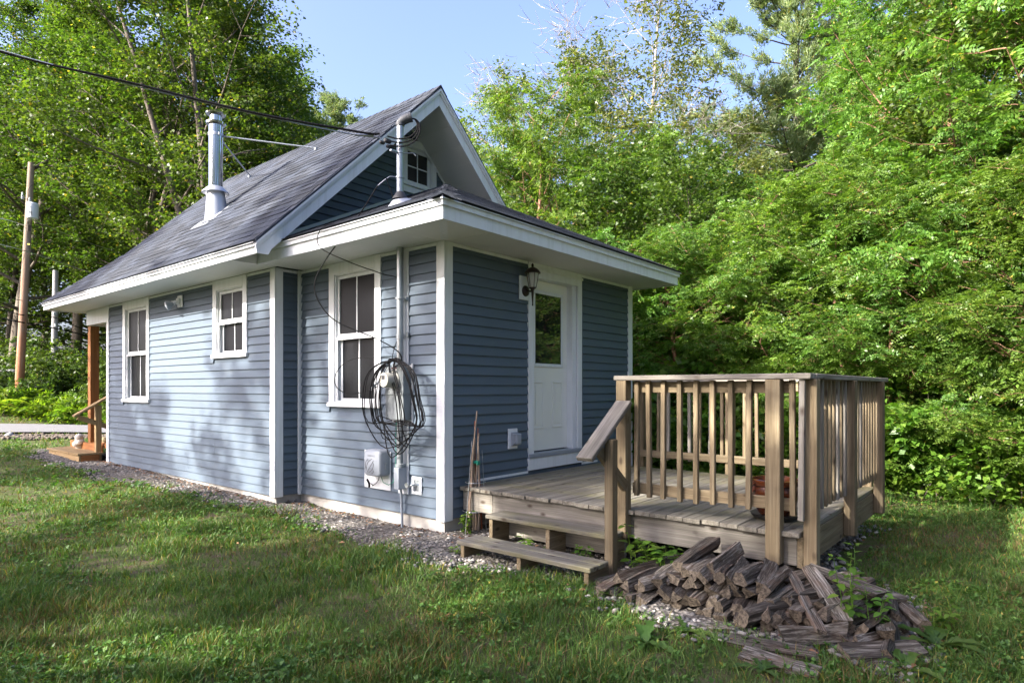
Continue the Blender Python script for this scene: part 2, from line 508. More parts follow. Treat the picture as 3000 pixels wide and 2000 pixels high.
# ---- windows: frame (part) > sash, pane, muntin, sill, jamb
def window(o, u, n, a, b, z0, z1, mid, cas=.105, screened=True, topcas=.13, four=False):
    o = Vector(o); u = Vector(u); n = Vector(n)
    Mx = Matrix(((u.x, n.x, 0, o.x), (u.y, n.y, 0, o.y), (u.z, n.z, 1, o.z), (0, 0, 0, 1)))
    fr = MB()
    fr.cbox(a, .0, z0+.04, a+cas, .028, z1, .002, Mx); fr.cbox(b-cas, .0, z0+.04, b, .028, z1, .002, Mx)
    fr.cbox(a+cas+.0005, .0, z1-topcas, b-cas-.0005, .028, z1, .002, Mx)
    i0, i1, iz0, iz1 = a+cas, b-cas, z0+.05, z1-topcas
    for q in ((i0-.001, -.1, iz0, i0+.012, .012, iz1), (i1-.012, -.1, iz0, i1+.001, .012, iz1), (i0+.0125, -.1, iz1-.012, i1-.0125, .012, iz1+.001)):
        fr.cbox(*q, .001, Mx)
    W = fr.build('window', M_WHT, house)
    MB().cbox(a-.015, -.1, z0, b+.015, .045, z0+.049, .003, Mx).build('sill', M_WHT, W)
    def sash(x0, x1, za, zb, d, t=.038, name='sash'):
        s = MB()
        s.cbox(x0, d-.03, za, x0+t, d, zb, .003, Mx); s.cbox(x1-t, d-.03, za, x1, d, zb, .003, Mx)
        s.cbox(x0+t, d-.03, zb-t, x1-t, d, zb, .003, Mx); s.cbox(x0+t, d-.03, za, x1-t, d, za+t, .003, Mx)
        s.build(name, M_WHT, W)
        MB().box(x0+t-.004, d-.018, za+t-.004, x1-t+.004, d-.013, zb-t+.004, Mx).build('pane', M_PANE if four else M_SCREEN, W)
        xm = (x0+x1)/2
        MB().box(xm-.008, d-.0125, za+t, xm+.008, d-.006, zb-t, Mx).build('muntin', M_WHT, W)
        if four:
            zm = (za+zb)/2
            MB().box(x0+t, d-.0125, zm-.008, xm-.0085, d-.006, zm+.008, Mx).box(xm+.0085, d-.0125, zm-.008, x1-t, d-.006, zm+.008, Mx).build('muntin', M_WHT, W)
    x0, x1 = i0+.0125, i1-.0125
    if mid:
        sash(x0, x1, mid, iz1-.0125, -.012)
        sash(x0+.001, x1-.001, iz0+.001, mid+.030, -.045, .045)
        if screened:
            MB().cbox(x0, -.0105, mid-.03, x1, .002, mid+.004, .002, Mx).cbox(x0, -.0105, iz0, x0+.018, .002, mid-.03, .002, Mx).cbox(x1-.018, -.0105, iz0, x1, .002, mid-.03, .002, Mx).cbox(x0+.018, -.0105, iz0, x1-.018, .002, iz0+.02, .002, Mx).build('screen_frame', M_WHT, W)
    else:
        sash(x0, x1, iz0, iz1-.0125, -.012, .045)
    MB().box(i0-.05, -.25, iz0-.05, i1+.05, -.09, iz1+.05, Mx).build('dark_backing', M_DARK, W)  # near-black box standing in for the unlit room behind the panes
    return W
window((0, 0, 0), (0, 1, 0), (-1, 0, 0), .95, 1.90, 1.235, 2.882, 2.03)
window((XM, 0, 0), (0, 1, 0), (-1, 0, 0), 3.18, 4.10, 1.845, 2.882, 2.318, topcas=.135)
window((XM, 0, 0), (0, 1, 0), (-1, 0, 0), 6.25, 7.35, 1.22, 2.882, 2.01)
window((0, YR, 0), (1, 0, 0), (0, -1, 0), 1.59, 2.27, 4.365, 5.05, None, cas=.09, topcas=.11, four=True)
MB().cbox(1.60, YR-.022, 4.27, 2.26, YR, 4.362, .002).build('window_apron', M_WHT, house)

# ---- door (part) > casing, slab mouldings, pane, threshold, hinge side jamb
dr = MB().cbox(1.395, .082, .712, 2.205, .125, 2.715, .002).build('door', M_DOOR, house)
MB().cbox(1.294, -.028, .66, 1.389, .0, 2.72, .002).build('door_casing', M_WHT, dr)
MB().cbox(2.287, -.028, .66, 2.379, .0, 2.72, .002).build('door_casing', M_WHT, dr)
MB().cbox(1.294, -.028, 2.7205, 2.379, .0, 2.882, .002).cbox(1.28, -.038, 2.80, 2.393, -.0285, 2.83, .002).build('door_head', M_WHT, dr)
MB().cbox(1.37, .0005, .70, 1.3945, .13, 2.74, .001).build('jamb', M_WHT, dr)
MB().cbox(2.2055, .0005, .70, 2.286, .13, 2.74, .001).cbox(2.235, -.006, .70, 2.262, .0, 2.72, .001).build('jamb', M_WHT, dr)
MB().cbox(1.395, .0005, 2.7155, 2.205, .13, 2.79, .001).build('jamb', M_WHT, dr)
MB().cbox(1.30, -.045, .655, 2.375, .08, .70, .003).build('threshold', M_GPLA, dr)
MB().cbox(1.290, -.032, .515, 2.383, .0, .652, .003).build('kick_board', M_WHT, dr)
b = MB()
for q in ((1.50, 2.56, 2.10, 2.60), (1.50, 1.70, 2.10, 1.74)): b.cbox(q[0], .066, q[1], q[2], .082, q[3], .005)
for q in ((1.50, 1.7405, 1.54, 2.5595), (2.06, 1.7405, 2.10, 2.5595)): b.cbox(q[0], .066, q[1], q[2], .082, q[3], .005)
b.build('glass_moulding', M_WHT, dr)
MB().box(1.54, .0745, 1.74, 2.06, .0815, 2.56).build('pane', M_PANE, dr)
for x0, x1 in ((1.50, 1.71), (1.89, 2.10)):
    p = MB()
    z0, z1 = .97, 1.53
    for q in ((x0, z0, x1, z0+.022), (x0, z1-.022, x1, z1)): p.cbox(q[0], .0735, q[1], q[2], .0815, q[3], .005)
    for q in ((x0, z0+.0225, x0+.022, z1-.0225), (x1-.022, z0+.0225, x1, z1-.0225)): p.cbox(q[0], .0735, q[1], q[2], .0815, q[3], .005)
    p.cbox(x0+.05, .0765, z0+.05, x1-.05, .0815, z1-.05, .004)
    p.build('door_panel', M_DOOR, dr)

# ---- roof decks, soffits, fascias
EX, EZ = -.97, 3.0                                       # shingle edge of the main eave
YN, YH = 1.80, 7.9                                       # near rake, far rake
rf = MB()
up = Vector((0, 0, 1))
def slab(m, pts, t):  # pts on the top surface, pushed straight down
    m.prism(pts, (0, 0, -t))
PYE = 9.52                                               # porch eave
PS = .48
hx = lambda u: EX + u
u2 = (PYE - YH)*PS/SL
slab(rf, [(EX, YN, EZ), (EX, PYE, EZ), (EX+u2, YH, EZ+SL*u2), (RX, YH, RZ), (RX, YN, RZ)], .035)
XR2 = 2*RX - EX
slab(rf, [(XR2, YN, EZ), (RX, YN, RZ), (RX, YH, RZ), (XR2-u2, YH, EZ+SL*u2), (XR2, PYE, EZ)], .035)
slab(rf, [(EX, PYE, EZ), (XR2, PYE, EZ), (XR2-u2, YH, EZ+SL*u2), (EX+u2, YH, EZ+SL*u2)], .035)
roof = rf.build('roof', M_SHG, house)
MB().box(EX+u2+.1, YH-.25, 3.3, XR2-u2-.1, YH-.2, EZ+SL*u2+.1).build('wall', M_SID, house)
gb = MB().prism([(-.8, YH-.2, 3.1), (4.2, YH-.2, 3.1), (RX, YH-.2, RZ-.1)], (0, .06, 0)).build('wall', M_SID, house)
# ell roof
ES, EE, ER = .485, -.64, 3.92
hw = (ER-EE)/2; ex = EE+hw; ez = 3.06+ES*hw
ell = MB()
slab(ell, [(EE, EE, 3.06), (ex, EE+hw, ez), (ex, YR, ez), (EE, YR-.001, 3.06)], .03)
slab(ell, [(EE, EE, 3.06), (ER, EE, 3.06), (ex, EE+hw, ez)], .03)
slab(ell, [(ER, EE, 3.06), (ER, YR, 3.06), (ex, YR, ez), (ex, EE+hw, ez)], .03)
eroof = ell.build('roof', M_SHG, house)

def soffit(pts, name='soffit', ribs=None):
    m = MB(); m.prism(pts, (0, 0, .012)); return m.build(name, M_SOF, house)
def ribbed(x0, y0, x1, y1, z, along, step=.0795, shift=0):
    """soffit of narrow grooved strips; along = 'x' or 'y' is the strips' direction"""
    m = MB()
    if along == 'x':
        y = y0
        while y < y1 - .004:
            e = min(y+step, y1); m.box(x0, y, z, x1, e-.003, z+.012); m.box(x0, e-.003, z+.004, x1, e, z+.012); y = e
    else:
        x = x0
        while x < x1 - .004:
            e = min(x+step, x1); m.box(x, y0, z, e-.003, y1, z+.012); m.box(e-.003, y0, z+.004, e, y1, z+.012); x = e
    return m.build('soffit', M_SOF, house)
ribbed(-.938, YR-.07, XM-.0255, 9.49, ZT, 'x')
ribbed(-.605, .05, -.001, YR-.09, ZT-.001, 'x'); ribbed(.05, -.605, 3.86, -.001, ZT-.001, 'y')
MB().box(-.605, -.605, ZT+.001, .0495, .0495, ZT+.013).build('soffit', M_SOF, house)
MB().prism([(-.60, -.605, ZT-.006), (-.555, -.605, ZT-.006), (-.028, -.078, ZT-.006), (-.028, -.028, ZT-.006), (-.078, -.028, ZT-.006), (-.605, -.555, ZT-.006), (-.605, -.60, ZT-.006)], (0, 0, .0065)).build('soffit_joint', M_WHT, house)
MB().box(XE+.026, .0, ZT-.001, 3.86, YR, ZT+.01).build('soffit', M_SOF, house)
MB().box(XM, YF+.021, ZT-.001, 4.2, 9.49, ZT+.01).build('porch_ceiling', M_SOF, house)

def fascia(p0, p1, inward, z0, z1, zd):
    """flat lower board, proud upper board, thin drip edge"""
    p0 = Vector(p0); p1 = Vector(p1); n = -Vector(inward); d = (p1-p0).normalized()
    def bd(a, b, za, zb, name, mt=M_WHT, e=0):
        P = [p0 + n*a - d*e, p1 + n*a + d*e, p1 + n*b + d*e, p0 + n*b - d*e]
        m = MB().prism([(q.x, q.y, za) for q in P], (0, 0, zb-za)); return m.build(name, mt, house)
    bd(0, .02, z0, z1, 'fascia_board'); bd(-.005, .04, z1+.0005, zd-.014, 'fascia_board', e=.0)
    bd(.0, .055, zd-.0135, zd-.004, 'drip_edge', M_WHT, e=.0)
fascia((-.92, 1.855, 0), (-.92, 9.47, 0), (1, 0, 0), 2.865, 2.935, 2.985)
fascia((-.92, 9.47, 0), (4.28, 9.47, 0), (0, -1, 0), 2.865, 2.935, 2.985)
fascia((-.59, -.59, 0), (-.59, YR-.09, 0), (1, 0, 0), 2.872, 2.985, 3.045)
fascia((-.59, -.59, 0), (3.87, -.59, 0), (0, 1, 0), 2.872, 2.985, 3.045)
fascia((3.87, -.59, 0), (3.87, YR, 0), (-1, 0, 0), 2.872, 2.985, 3.045)
# mitre blocks closing the outer corners
for (cx, cy, z0, z1, zd) in ((-.59, -.59, 2.872, 2.985, 3.045),):
    MB().box(cx-.02, cy-.02, z0, cx, cy, z1).box(cx-.04, cy-.04, z1+.0005, cx, cy, zd-.014).box(cx-.055, cy-.055, zd-.0135, cx, cy, zd-.004).build('fascia_board', M_WHT, house)
MB().box(3.87, -.61, 2.872, 3.89, -.59, 2.985).box(3.87, -.63, 2.9855, 3.91, -.59, 3.031).box(3.87, -.645, 3.0315, 3.925, -.59, 3.041).build('fascia_board', M_WHT, house)
# pork-chop end of the main eave box and trim where the two soffits meet
MB().prism([(-.94, YR-.085, 2.872), (-.60, YR-.085, 2.872), (-.60, YR-.085, 3.30), (-.94, YR-.085, 2.98)], (0, .012, 0)).build('eave_return', M_SOF, house)

# rakes: two boards per side plus a shingle mould, and a sloping soffit behind
def rk(side, y0, y1, top, bot, name, mat=M_WHT, cut=True):
    f = (lambda x: x) if side < 0 else (lambda x: 2*RX - x)
    def zr(x): return EZ + SL*(x-EX)
    xe = -.945
    if cut:
        P = [(xe, zr(xe)-top), (RX, RZ-top), (RX, RZ-bot), (-.80, zr(-.80)-bot), (-.80+ (zr(-.80)-bot-2.868)*-.55, 2.868), (xe, 2.868)]
        P = [(xe, zr(xe)-top), (RX, RZ-top), (RX, RZ-bot), (-.775, zr(-.775)-bot), (-.815, 2.866), (xe, 2.866)]
    else:
        P = [(xe-.02, zr(xe-.02)-top), (RX, RZ-top), (RX, RZ-bot), (xe-.02, zr(xe-.02)-bot)]
    pts = [(f(x), y0, z) for x, z in P]
    MB().prism(pts, (0, y1-y0, 0)).build(name, mat, house)
for sd_ in (-1, 1):
    rk(sd_, 1.835, 1.858, .045, .255, 'rake_board')
    rk(sd_, 1.815, 1.8345, .033, .098, 'rake_board', cut=False)
    rk(sd_, 1.798, 1.8145, .030, .062, 'rake_board', cut=False)
    f = (lambda x: x) if sd_ < 0 else (lambda x: 2*RX - x)
    # sloping soffit strips, across the overhang
    m = MB(); n = 13; x = -.80
    Ls = (RX+.90)
    while x < RX - .02:
        e = min(x+.205, RX-.01)
        za = EZ+SL*(x-EX)-.235; zb = EZ+SL*(e-.006-EX)-.235
        m.prism([(f(x), 1.859, za), (f(e-.006), 1.859, zb), (f(e-.006), YR-.001, zb), (f(x), YR-.001, za)], (0, 0, .02))
        m.prism([(f(e-.006), 1.859, zb+.006), (f(e), 1.859, zb+.012), (f(e), YR-.001, zb+.012), (f(e-.006), YR-.001, zb+.006)], (0, 0, .02))
        x = e
    m.build('soffit', M_SOF, house)
    za = EZ+SL*(-.05-EX)-.236
    MB().prism([(f(-.33), YR-.024, EZ+SL*(-.33-EX)-.236), (f(RX), YR-.024, RZ-.236), (f(RX), YR-.024, RZ-.276), (f(-.33), YR-.024, EZ+SL*(-.33-EX)-.276)], (0, .0235, 0)).build('trim_board', M_WHT, house)
# step flashing where the ell roof meets the gable wall
zl = lambda x: 3.06+ES*(x-EE)
MB().prism([(-.30, YR-.03, zl(-.30)+.004), (ex, YR-.03, zl(ex)+.004), (ex, YR-.03, zl(ex)+.05), (-.30, YR-.03, zl(-.30)+.05)], (0, .029, 0)).build('flashing', M_ALU, house)

# ---- shingles
def plane_basis(o, e, up_):
    """o origin at eave, e along the eave, up_ upslope"""
    e = Vector(e).normalized(); s = Vector(up_).normalized(); n = e.cross(s)
    if n.z < 0: n = -n
    return e, s, n
tabm = []
for k in range(6):
    L = (.33, .26, .36, .22, .30, .40)[k]; h = .153; t = .0125 if k % 2 else .0085
    m = MB().add([(0, 0, .001), (L, 0, .001), (L, h, .0), (0, h, .0), (.002, 0, t), (L-.002, 0, t), (L, h, .003), (0, h, .003)],
                 [(4, 5, 6, 7), (0, 1, 5, 4), (1, 2, 6, 5), (3, 0, 4, 7)])
    tabm.append((L, m))
shmesh = [m.mesh('shingle', M_SHG) for L, m in tabm]
def shingles(o, e, s, length, inside, parent, cap):
    """rows of tabs; inside(a, h) says whether a point of the plane is roof"""
    e, s, n = plane_basis(o, e, s); o = Vector(o)
    rr = random.Random(9); out = []
    h = -.02; row = 0
    while h < 6:
        a = -rr.random()*.3 - .02
        any_ = False
        while a < length:
            k = rr.randrange(6); L = tabm[k][0]
            lo = a; hi = a+L
            if inside(a+L/2, h+.07):
                any_ = True
                if inside(a+.0, h+.07) and inside(a+L, h+.07): out.append((k, a, h + rr.uniform(-.003, .003), L))
                else:
                    # trim the tab to the edge
                    aa, bb = a, a+L
                    for _ in range(12):
                        if not inside(aa, h+.07): aa += L/12
                        if not inside(bb, h+.07): bb -= L/12
                    if bb-aa > .03: out.append((-1, aa, h, bb-aa))
            a += L
        if not any_ and h > .3: break
        h += .14; row += 1
    items = []
    for k, a, h, L in out:
        p = o + e*a + s*h + n*.002
        items.append(((p-CAM).length, k, a, h, L))
    items.sort()
    big = MB(); nmade = 0
    for d, k, a, h, L in items:
        M = Matrix(((e.x, s.x, n.x, 0), (e.y, s.y, n.y, 0), (e.z, s.z, n.z, 0), (0, 0, 0, 1)))
        M.translation = o + e*a + s*h + n*.002
        if k >= 0 and nmade < cap:
            ob = bpy.data.objects.new('shingle', shmesh[k]); link(ob, parent, M); nmade += 1
        else:
            t = .007
            big.add([M @ Vector(q) for q in ((0, 0, .001), (L, 0, .001), (L, .153, 0), (0, .153, 0), (.001, 0, t), (L-.001, 0, t), (L, .153, .003), (0, .153, .003))],
                    [(4, 5, 6, 7), (0, 1, 5, 4), (1, 2, 6, 5), (3, 0, 4, 7)])
    b_ = big.build('shingles', M_SHG_S, parent); b_['kind'] = 'stuff'
def m_shingle_island():
    m = M_SHG.copy(); m.name = 'asphalt_shingle_rows'
    t = m.node_tree
    oi = [x for x in t.nodes if x.type == 'OBJECT_INFO'][0]
    g = t.nodes.new('ShaderNodeNewGeometry')
    for l in list(oi.outputs['Random'].links):
        t.links.new(g.outputs['Random Per Island'], l.to_socket)
    return m
M_SHG_S = m_shingle_island()
cs = math.hypot(1, SL)
def in_main(a, h):
    x = h/cs; y = a
    if y < 0 or x > RX-EX: return False
    lim = (PYE-YN) - x*SL/PS if x < u2 else YH-YN
    return y <= lim
shingles((EX, YN, EZ), (0, 1, 0), (1, 0, SL), 8, in_main, roof, 299)
ce = math.hypot(1, ES)
def in_left(a, h):
    x = h/ce; return x <= a and a <= YR-EE-.02 and x <= hw
shingles((EE, EE, 3.06), (0, 1, 0), (1, 0, ES), 3.3, in_left, eroof, 0)
def in_front(a, h):
    y = h/ce; return y <= a <= 2*hw-y and y <= hw
shingles((EE, EE, 3.06), (1, 0, 0), (0, 1, ES), 5, in_front, eroof, 0)
# ridge and hip caps
def caps(p0, p1, parent, w=.13, n=None):
    p0 = Vector(p0); p1 = Vector(p1); d = (p1-p0); L = d.length; d.normalize(); k = int(L/.15)
    sd = d.cross(Vector((0, 0, 1))).normalized()
    m = MB()
    for i in range(k):
        a = p0 + d*(i*L/k); b = p0 + d*((i+1.15)*L/k); sag = .045
        z = Vector((0, 0, 1))
        m.add([a+z*.022, a-sd*w+z*(.012-n[0]), a+sd*w+z*(.012-n[1]), b+z*.014, b-sd*w+z*(.004-n[0]), b+sd*w+z*(.004-n[1]), a+z*.012, a-sd*w+z*(.004-n[0]), a+sd*w+z*(.004-n[1])],
              [(0, 3, 4, 1), (0, 2, 5, 3), (0, 1, 7, 6), (0, 6, 8, 2)])
    b_ = m.build('ridge_cap', M_SHG_S, parent); return b_
caps((RX, YN, RZ), (RX, YH, RZ), roof, .12, (.116, .116))
caps((EE, EE, 3.06), (ex, EE+hw, ez), eroof, .11, (.04, .04))
caps((ex, EE+hw, ez), (ex, YR, ez), eroof, .11, (.053, .053))

# ---- stove pipe
CXc, CYc = .13, 5.05
cz = lambda x: EZ + SL*(x-EX)
pipe = MB().lathe([(.10, 4.25), (.10, 5.40)], 32, Matrix.Translation((CXc, CYc, 0))).build('chimney', M_STEEL, house, True)
MB().lathe([(.101, 5.225), (.106, 5.226), (.106, 5.27), (.101, 5.271)], 32, Matrix.Translation((CXc, CYc, 0))).box(CXc-.01, CYc-.13, 5.225, CXc+.01, CYc-.104, 5.265).build('pipe_band', M_ALU, pipe, True)
MB().lathe([(.075, 5.30), (.10, 5.301), (.135, 5.30), (.14, 5.33), (.10, 5.335), (.085, 5.35), (.085, 5.45), (.10, 5.455), (.135, 5.45), (.14, 5.47), (.06, 5.52), (.0, 5.525)], 32, Matrix.Translation((CXc, CYc, .10))).build('rain_cap', M_STEEL, pipe, True)
MB().lathe([(.101, 4.47), (.11, 4.465), (.19, 4.385), (.192, 4.375), (.18, 4.38), (.105, 4.44)], 32, Matrix.Translation((CXc, CYc, 0))).build('storm_collar', M_ALU, pipe, True)
fl = MB(); n = 32; V = []; F = []
for i in range(n):
    q = 2*math.pi*i/n; c, s_ = math.cos(q), math.sin(q)
    r1 = .118; r0 = .155
    V.append((CXc+c*r1, CYc+s_*r1, 4.43)); V.append((CXc+c*r0, CYc+s_*r0, cz(CXc+c*r0)+.004))
F = [(2*i, 2*((i+1) % n), 2*((i+1) % n)+1, 2*i+1) for i in range(n)]
fl.add(V, F); fl.build('flashing_cone', M_ALU, pipe, True)
e, s, nn = plane_basis((0, 0, 0), (0, 1, 0), (1, 0, SL))
Mf = Matrix(((e.x, s.x, nn.x, CXc), (e.y, s.y, nn.y, CYc), (e.z, s.z, nn.z, cz(CXc)), (0, 0, 0, 1)))
MB().box(-.26, -.36, .008, .26, .24, .0105, Mf).build('base_flashing', M_ALU, pipe)
for q in ((1.17, 3.99), (1.21, 6.08)):
    MB().tube([(CXc+.08, CYc-.05 if q[1] < 5 else CYc+.05, 5.245), (q[0], q[1], cz(q[0])+.03)], .011, 8).box(q[0]-.03, q[1]-.02, cz(q[0])+.0, q[0]+.03, q[1]+.02, cz(q[0])+.035).build('brace', M_GALV, pipe)

# ---- porch at the far end: post, beam, floor, steps, stair rail
porch = MB().cbox(XM+.05, YF+.03, .37, 3.9, 9.30, .45, .004).build('porch_floor', M_WPORCH, house)
board('porch_post', (-.25, 9.12, .45), (-.25, 9.12, 2.60), .145, .145, (0, 1, 0), M_WPORCH, porch, .006)
MB().cbox(-.325, YF+.021, 2.62, -.20, 9.26, ZT-.002, .003).build('porch_beam', M_WHT, porch)
MB().cbox(-.1995, 9.10, 2.62, 4.1, 9.22, ZT-.002, .003).build('porch_beam', M_WHT, porch)
board('riser', (-.31, 8.45, .36), (-.31, 10.2, .36), .14, .03, (-1, 0, 0), M_WPORCH, porch)
board('tread', (-.50, 8.42, .285), (-.50, 10.25, .285), .40, .035, (0, 0, 1), M_WYEL, porch)
board('riser', (-.66, 8.45, .19), (-.66, 10.2, .19), .155, .03, (-1, 0, 0), M_WYEL, porch)
board('stringer', (-.64, 8.46, .19), (-.36, 8.46, .19), .15, .04, (0, 1, 0), M_WPORCH, porch)
board('newel', (-.36, 8.52, .08), (-.36, 8.52, 1.14), .09, .09, (0, 1, 0), M_WYEL, porch)
board('handrail', (-.74, 8.50, .955), (-.10, 8.50, 1.36), .14, .035, (-.55, 0, 1), M_WYEL, porch)
board('rail_brace', (-.68, 8.50, .94), (-.16, 8.50, .73), .085, .035, (0, 1, 0), M_WYEL, porch)
# ------------------------------------------------------------------ deck
random.seed(11)
DZ = .47; DX0, DX1, DY = .22, 2.75, -3.22
deck = thing('wooden_deck', 'weathered wooden deck with baluster railing and two steps at the back door', 'deck', (1.5, -1.6, 0))
nb = 23; bw = 3.20/nb
for i in range(nb):
    y = -.02 - bw*(i+.5)
    zz = DZ-.0175 + random.uniform(-.003, .002)
    board('deck_board', (DX0-.035 + random.uniform(-.012, .012), y, zz), (DX1+.03, y, zz), bw-.006, .035, (0, 0, 1), M_WDECK, deck, .004)
board('rim_board', (DX0+.03, -.03, .335), (DX0+.03, -.42, .335), .20, .038, (-1, 0, 0), M_WGREY, deck)
board('rim_board', (DX0+.03, -.4225, .335), (DX0+.03, -3.19, .335), .20, .038, (-1, 0, 0), M_WGREY, deck)
board('rim_board', (DX0+.012, -3.21, .33), (DX1, -3.21, .33), .21, .038, (0, -1, 0), M_WTAN, deck)
board('rim_board', (DX0+.03, -3.14, .345), (DX1, -3.14, .345), .18, .038, (0, -1, 0), M_WGREY, deck)
board('rim_board', (DX1-.02, -.03, .335), (DX1-.02, -3.12, .335), .20, .038, (-1, 0, 0), M_WGREY, deck)
for x in (.75, 1.3, 1.85, 2.35): board('joist', (x, -.04, .34), (x, -3.11, .34), .18, .038, (1, 0, 0), M_WGREY, deck)
for x, y in ((.55, -3.0), (2.5, -3.0), (.6, -1.6)): board('pier', (x, y, -.05), (x, y, .25), .14, .14, (1, 0, 0), M_WGREY, deck)
MB().box(2.384, -.022, .488, 2.75, -.0165, .512).build('ledger_flashing', M_WHT, deck)
MB().box(.35, -.022, .488, 1.289, -.0165, .512).build('ledger_flashing', M_WHT, deck)
MB().box(.335, -.022, .17, .3495, -.0165, .512).build('ledger_trim', M_WHT, deck)

def post(x, y, z0, z1, w=.09, t=.09, m=M_WTAN): board('post', (x, y, z0), (x, y, z1), w, t, (1, 0, 0), m, deck, .005)
PX = DX0-.03
post(PX, -1.875, .245, 1.508); post(PX, -3.055, .245, 1.508, .10)
post(.27, -3.275, .235, 1.508, .085, .09); post(1.42, -3.275, .25, 1.508, .085, .09); post(2.62, -3.275, .25, 1.508, .085, .09)
post(2.80, -.64, .25, 1.508); post(2.80, -1.76, .25, 1.508); post(2.80, -3.14, .25, 1.508)
# rails
board('rail', (PX+.065, -1.93, 1.455), (PX+.065, -3.17, 1.455), .085, .036, (-1, 0, 0), M_WTAN, deck)
board('rail', (PX+.065, -1.93, .645), (PX+.065, -3.17, .645), .085, .036, (-1, 0, 0), M_WTAN, deck)
board('rail', (.24, -3.212, 1.455), (2.76, -3.212, 1.455), .085, .036, (0, -1, 0), M_WTAN, deck)
board('rail', (.24, -3.212, .645), (2.76, -3.212, .645), .085, .036, (0, -1, 0), M_WTAN, deck)
board('rail', (2.745, -.60, 1.455), (2.745, -3.17, 1.455), .085, .036, (-1, 0, 0), M_WTAN, deck)
board('rail', (2.745, -.60, .645), (2.745, -3.17, .645), .085, .036, (-1, 0, 0), M_WTAN, deck)
# balusters
def bal(x, y, ax, z0=.585, z1=1.505):
    a = random.uniform(-.007, .007); b = random.uniform(-.004, .004)
    m = random.choice([M_WTAN, M_WTAN, M_WGREY])
    board('baluster', (x, y+a if ax == 'y' else y, z0+random.uniform(-.006, .006)), (x, y-b if ax == 'y' else y, z1), .036, .036, (1, 0, 0), m, deck, .003)
for y in (-1.985, -2.085, -2.215, -2.345, -2.475, -2.61, -2.74, -2.875, -3.165): bal(PX+.027, y, 'y')
bal(PX-.005, -3.235, 'y', .56)
x = .365
while x < 2.74:
    if not any(abs(x-q) < .062 for q in (1.42, 2.62)): bal(x, -3.25, 'x')
    x += .117
y = -.75
while y > -3.2:
    if not any(abs(y-q) < .06 for q in (-1.76, -3.14)): bal(2.783, y, 'y')
    y -= .131
# caps
board('rail_cap', (PX+.02, -1.81, 1.528), (PX+.02, -3.30, 1.528), .14, .038, (0, 0, 1), M_WGREY, deck, .005)
board('rail_cap', (PX+.092, -3.235, 1.528), (2.93, -3.235, 1.528), .14, .038, (0, 0, 1), M_WGREY, deck, .005)
board('rail_cap', (2.79, -.57, 1.528), (2.79, -3.16, 1.528), .14, .038, (0, 0, 1), M_WGREY, deck, .005)
# steps
board('tread', (.072, -.59, .283), (.072, -1.90, .283), .265, .036, (0, 0, 1), M_WDECK, deck, .006)
board('tread', (-.325, -.68, .150), (-.325, -2.01, .150), .125, .036, (0, 0, 1), M_WDECK, deck, .006)
board('tread', (-.455, -.68, .150), (-.455, -2.01, .150), .13, .036, (0, 0, 1), M_WDECK, deck, .006)
for y in (-.64, -1.28, -1.86):
    board('stringer', (-.04, y, .1325), (.20, y, .1325), .265, .04, (0, 1, 0), M_WTAN, deck)
for y in (-.73, -1.34, -1.965):
    board('stringer', (-.50, y, .041), (-.22, y, .041), .182, .04, (0, 1, 0), M_WTAN, deck)
board('riser', (.215, -.60, .16), (.215, -1.88, .16), .17, .03, (1, 0, 0), M_WGREY, deck)
board('newel', (-.155, -1.965, -.05), (-.155, -1.965, 1.06), .075, .075, (1, 0, 0), M_WTAN, deck, .005)
board('handrail', (-.43, -1.905, .925), (.155, -1.90, 1.335), .14, .038, (-.7, 0, 1), M_WGREY, deck, .005)
board('rail_brace', (-.24, -1.905, .985), (.13, -1.925, .66), .085, .036, (0, 1, 0), M_WTAN, deck)
hk = MB()
for sx, sy, sz in ((.18, -1.88, 1.35),): pass

# ------------------------------------------------------------------ brown flower pot on the deck
pot = MB().lathe([(.0, .02), (.105, .02), (.115, .03), (.15, .10), (.168, .16), (.17, .20), (.163, .225), (.158, .235), (.178, .245), (.186, .262), (.184, .285), (.172, .29), (.160, .285), (.155, .24), (.150, .20), (.0, .18)], 40)
po = pot.build('flower_pot', M_POT, None, True, Matrix.Translation((.60, -2.93, DZ+.012)))
tag(po, 'round brown glazed flower pot on the deck behind the corner balusters', 'flower pot')
sa = MB().lathe([(.0, .0), (.13, .0), (.165, .022), (.175, .04), (.168, .04), (.13, .018), (.0, .018)], 40)
so = sa.build('saucer', M_RUBBER, None, True, Matrix.Translation((.60, -2.93, DZ+.001)))
tag(so, 'dark round saucer under the brown flower pot on the deck', 'saucer')

# ------------------------------------------------------------------ bundle of stakes and the wire plant cage
st = thing('stake_bundle', 'bundle of thin sticks and stakes tied with green tape, leaning by the house corner', 'sticks', (.27, -.12, 0))
rs = random.Random(3)
M_STICK = m_bark('stick_bark', (.22, .15, .10), (.42, .34, .27), 40)
M_REDST = m_plain('rusty_stake', (.23, .07, .035), .6, var=.3)
for i, (x, y, tx, ty, h, r) in enumerate([(.20, -.10, .30, -.15, 1.22, .012), (.25, -.06, .295, -.13, .95, .014), (.30, -.14, .28, -.13, .80, .016), (.23, -.16, .31, -.17, 1.0, .013), (.34, -.10, .30, -.12, 1.12, .008), (.36, -.16, .315, -.15, 1.05, .009), (.28, -.19, .30, -.18, .88, .013), (.17, -.15, .25, -.16, .86, .014)]):
    pts = [(x+(tx-x)*k/5+rs.uniform(-.006, .006), y+(ty-y)*k/5+rs.uniform(-.006, .006), h*k/5) for k in range(6)]
    MB().tube(pts, [r*(1-.09*k) for k in range(6)], 8).build('stick', M_REDST if i in (4, 5) else M_STICK, st, True)
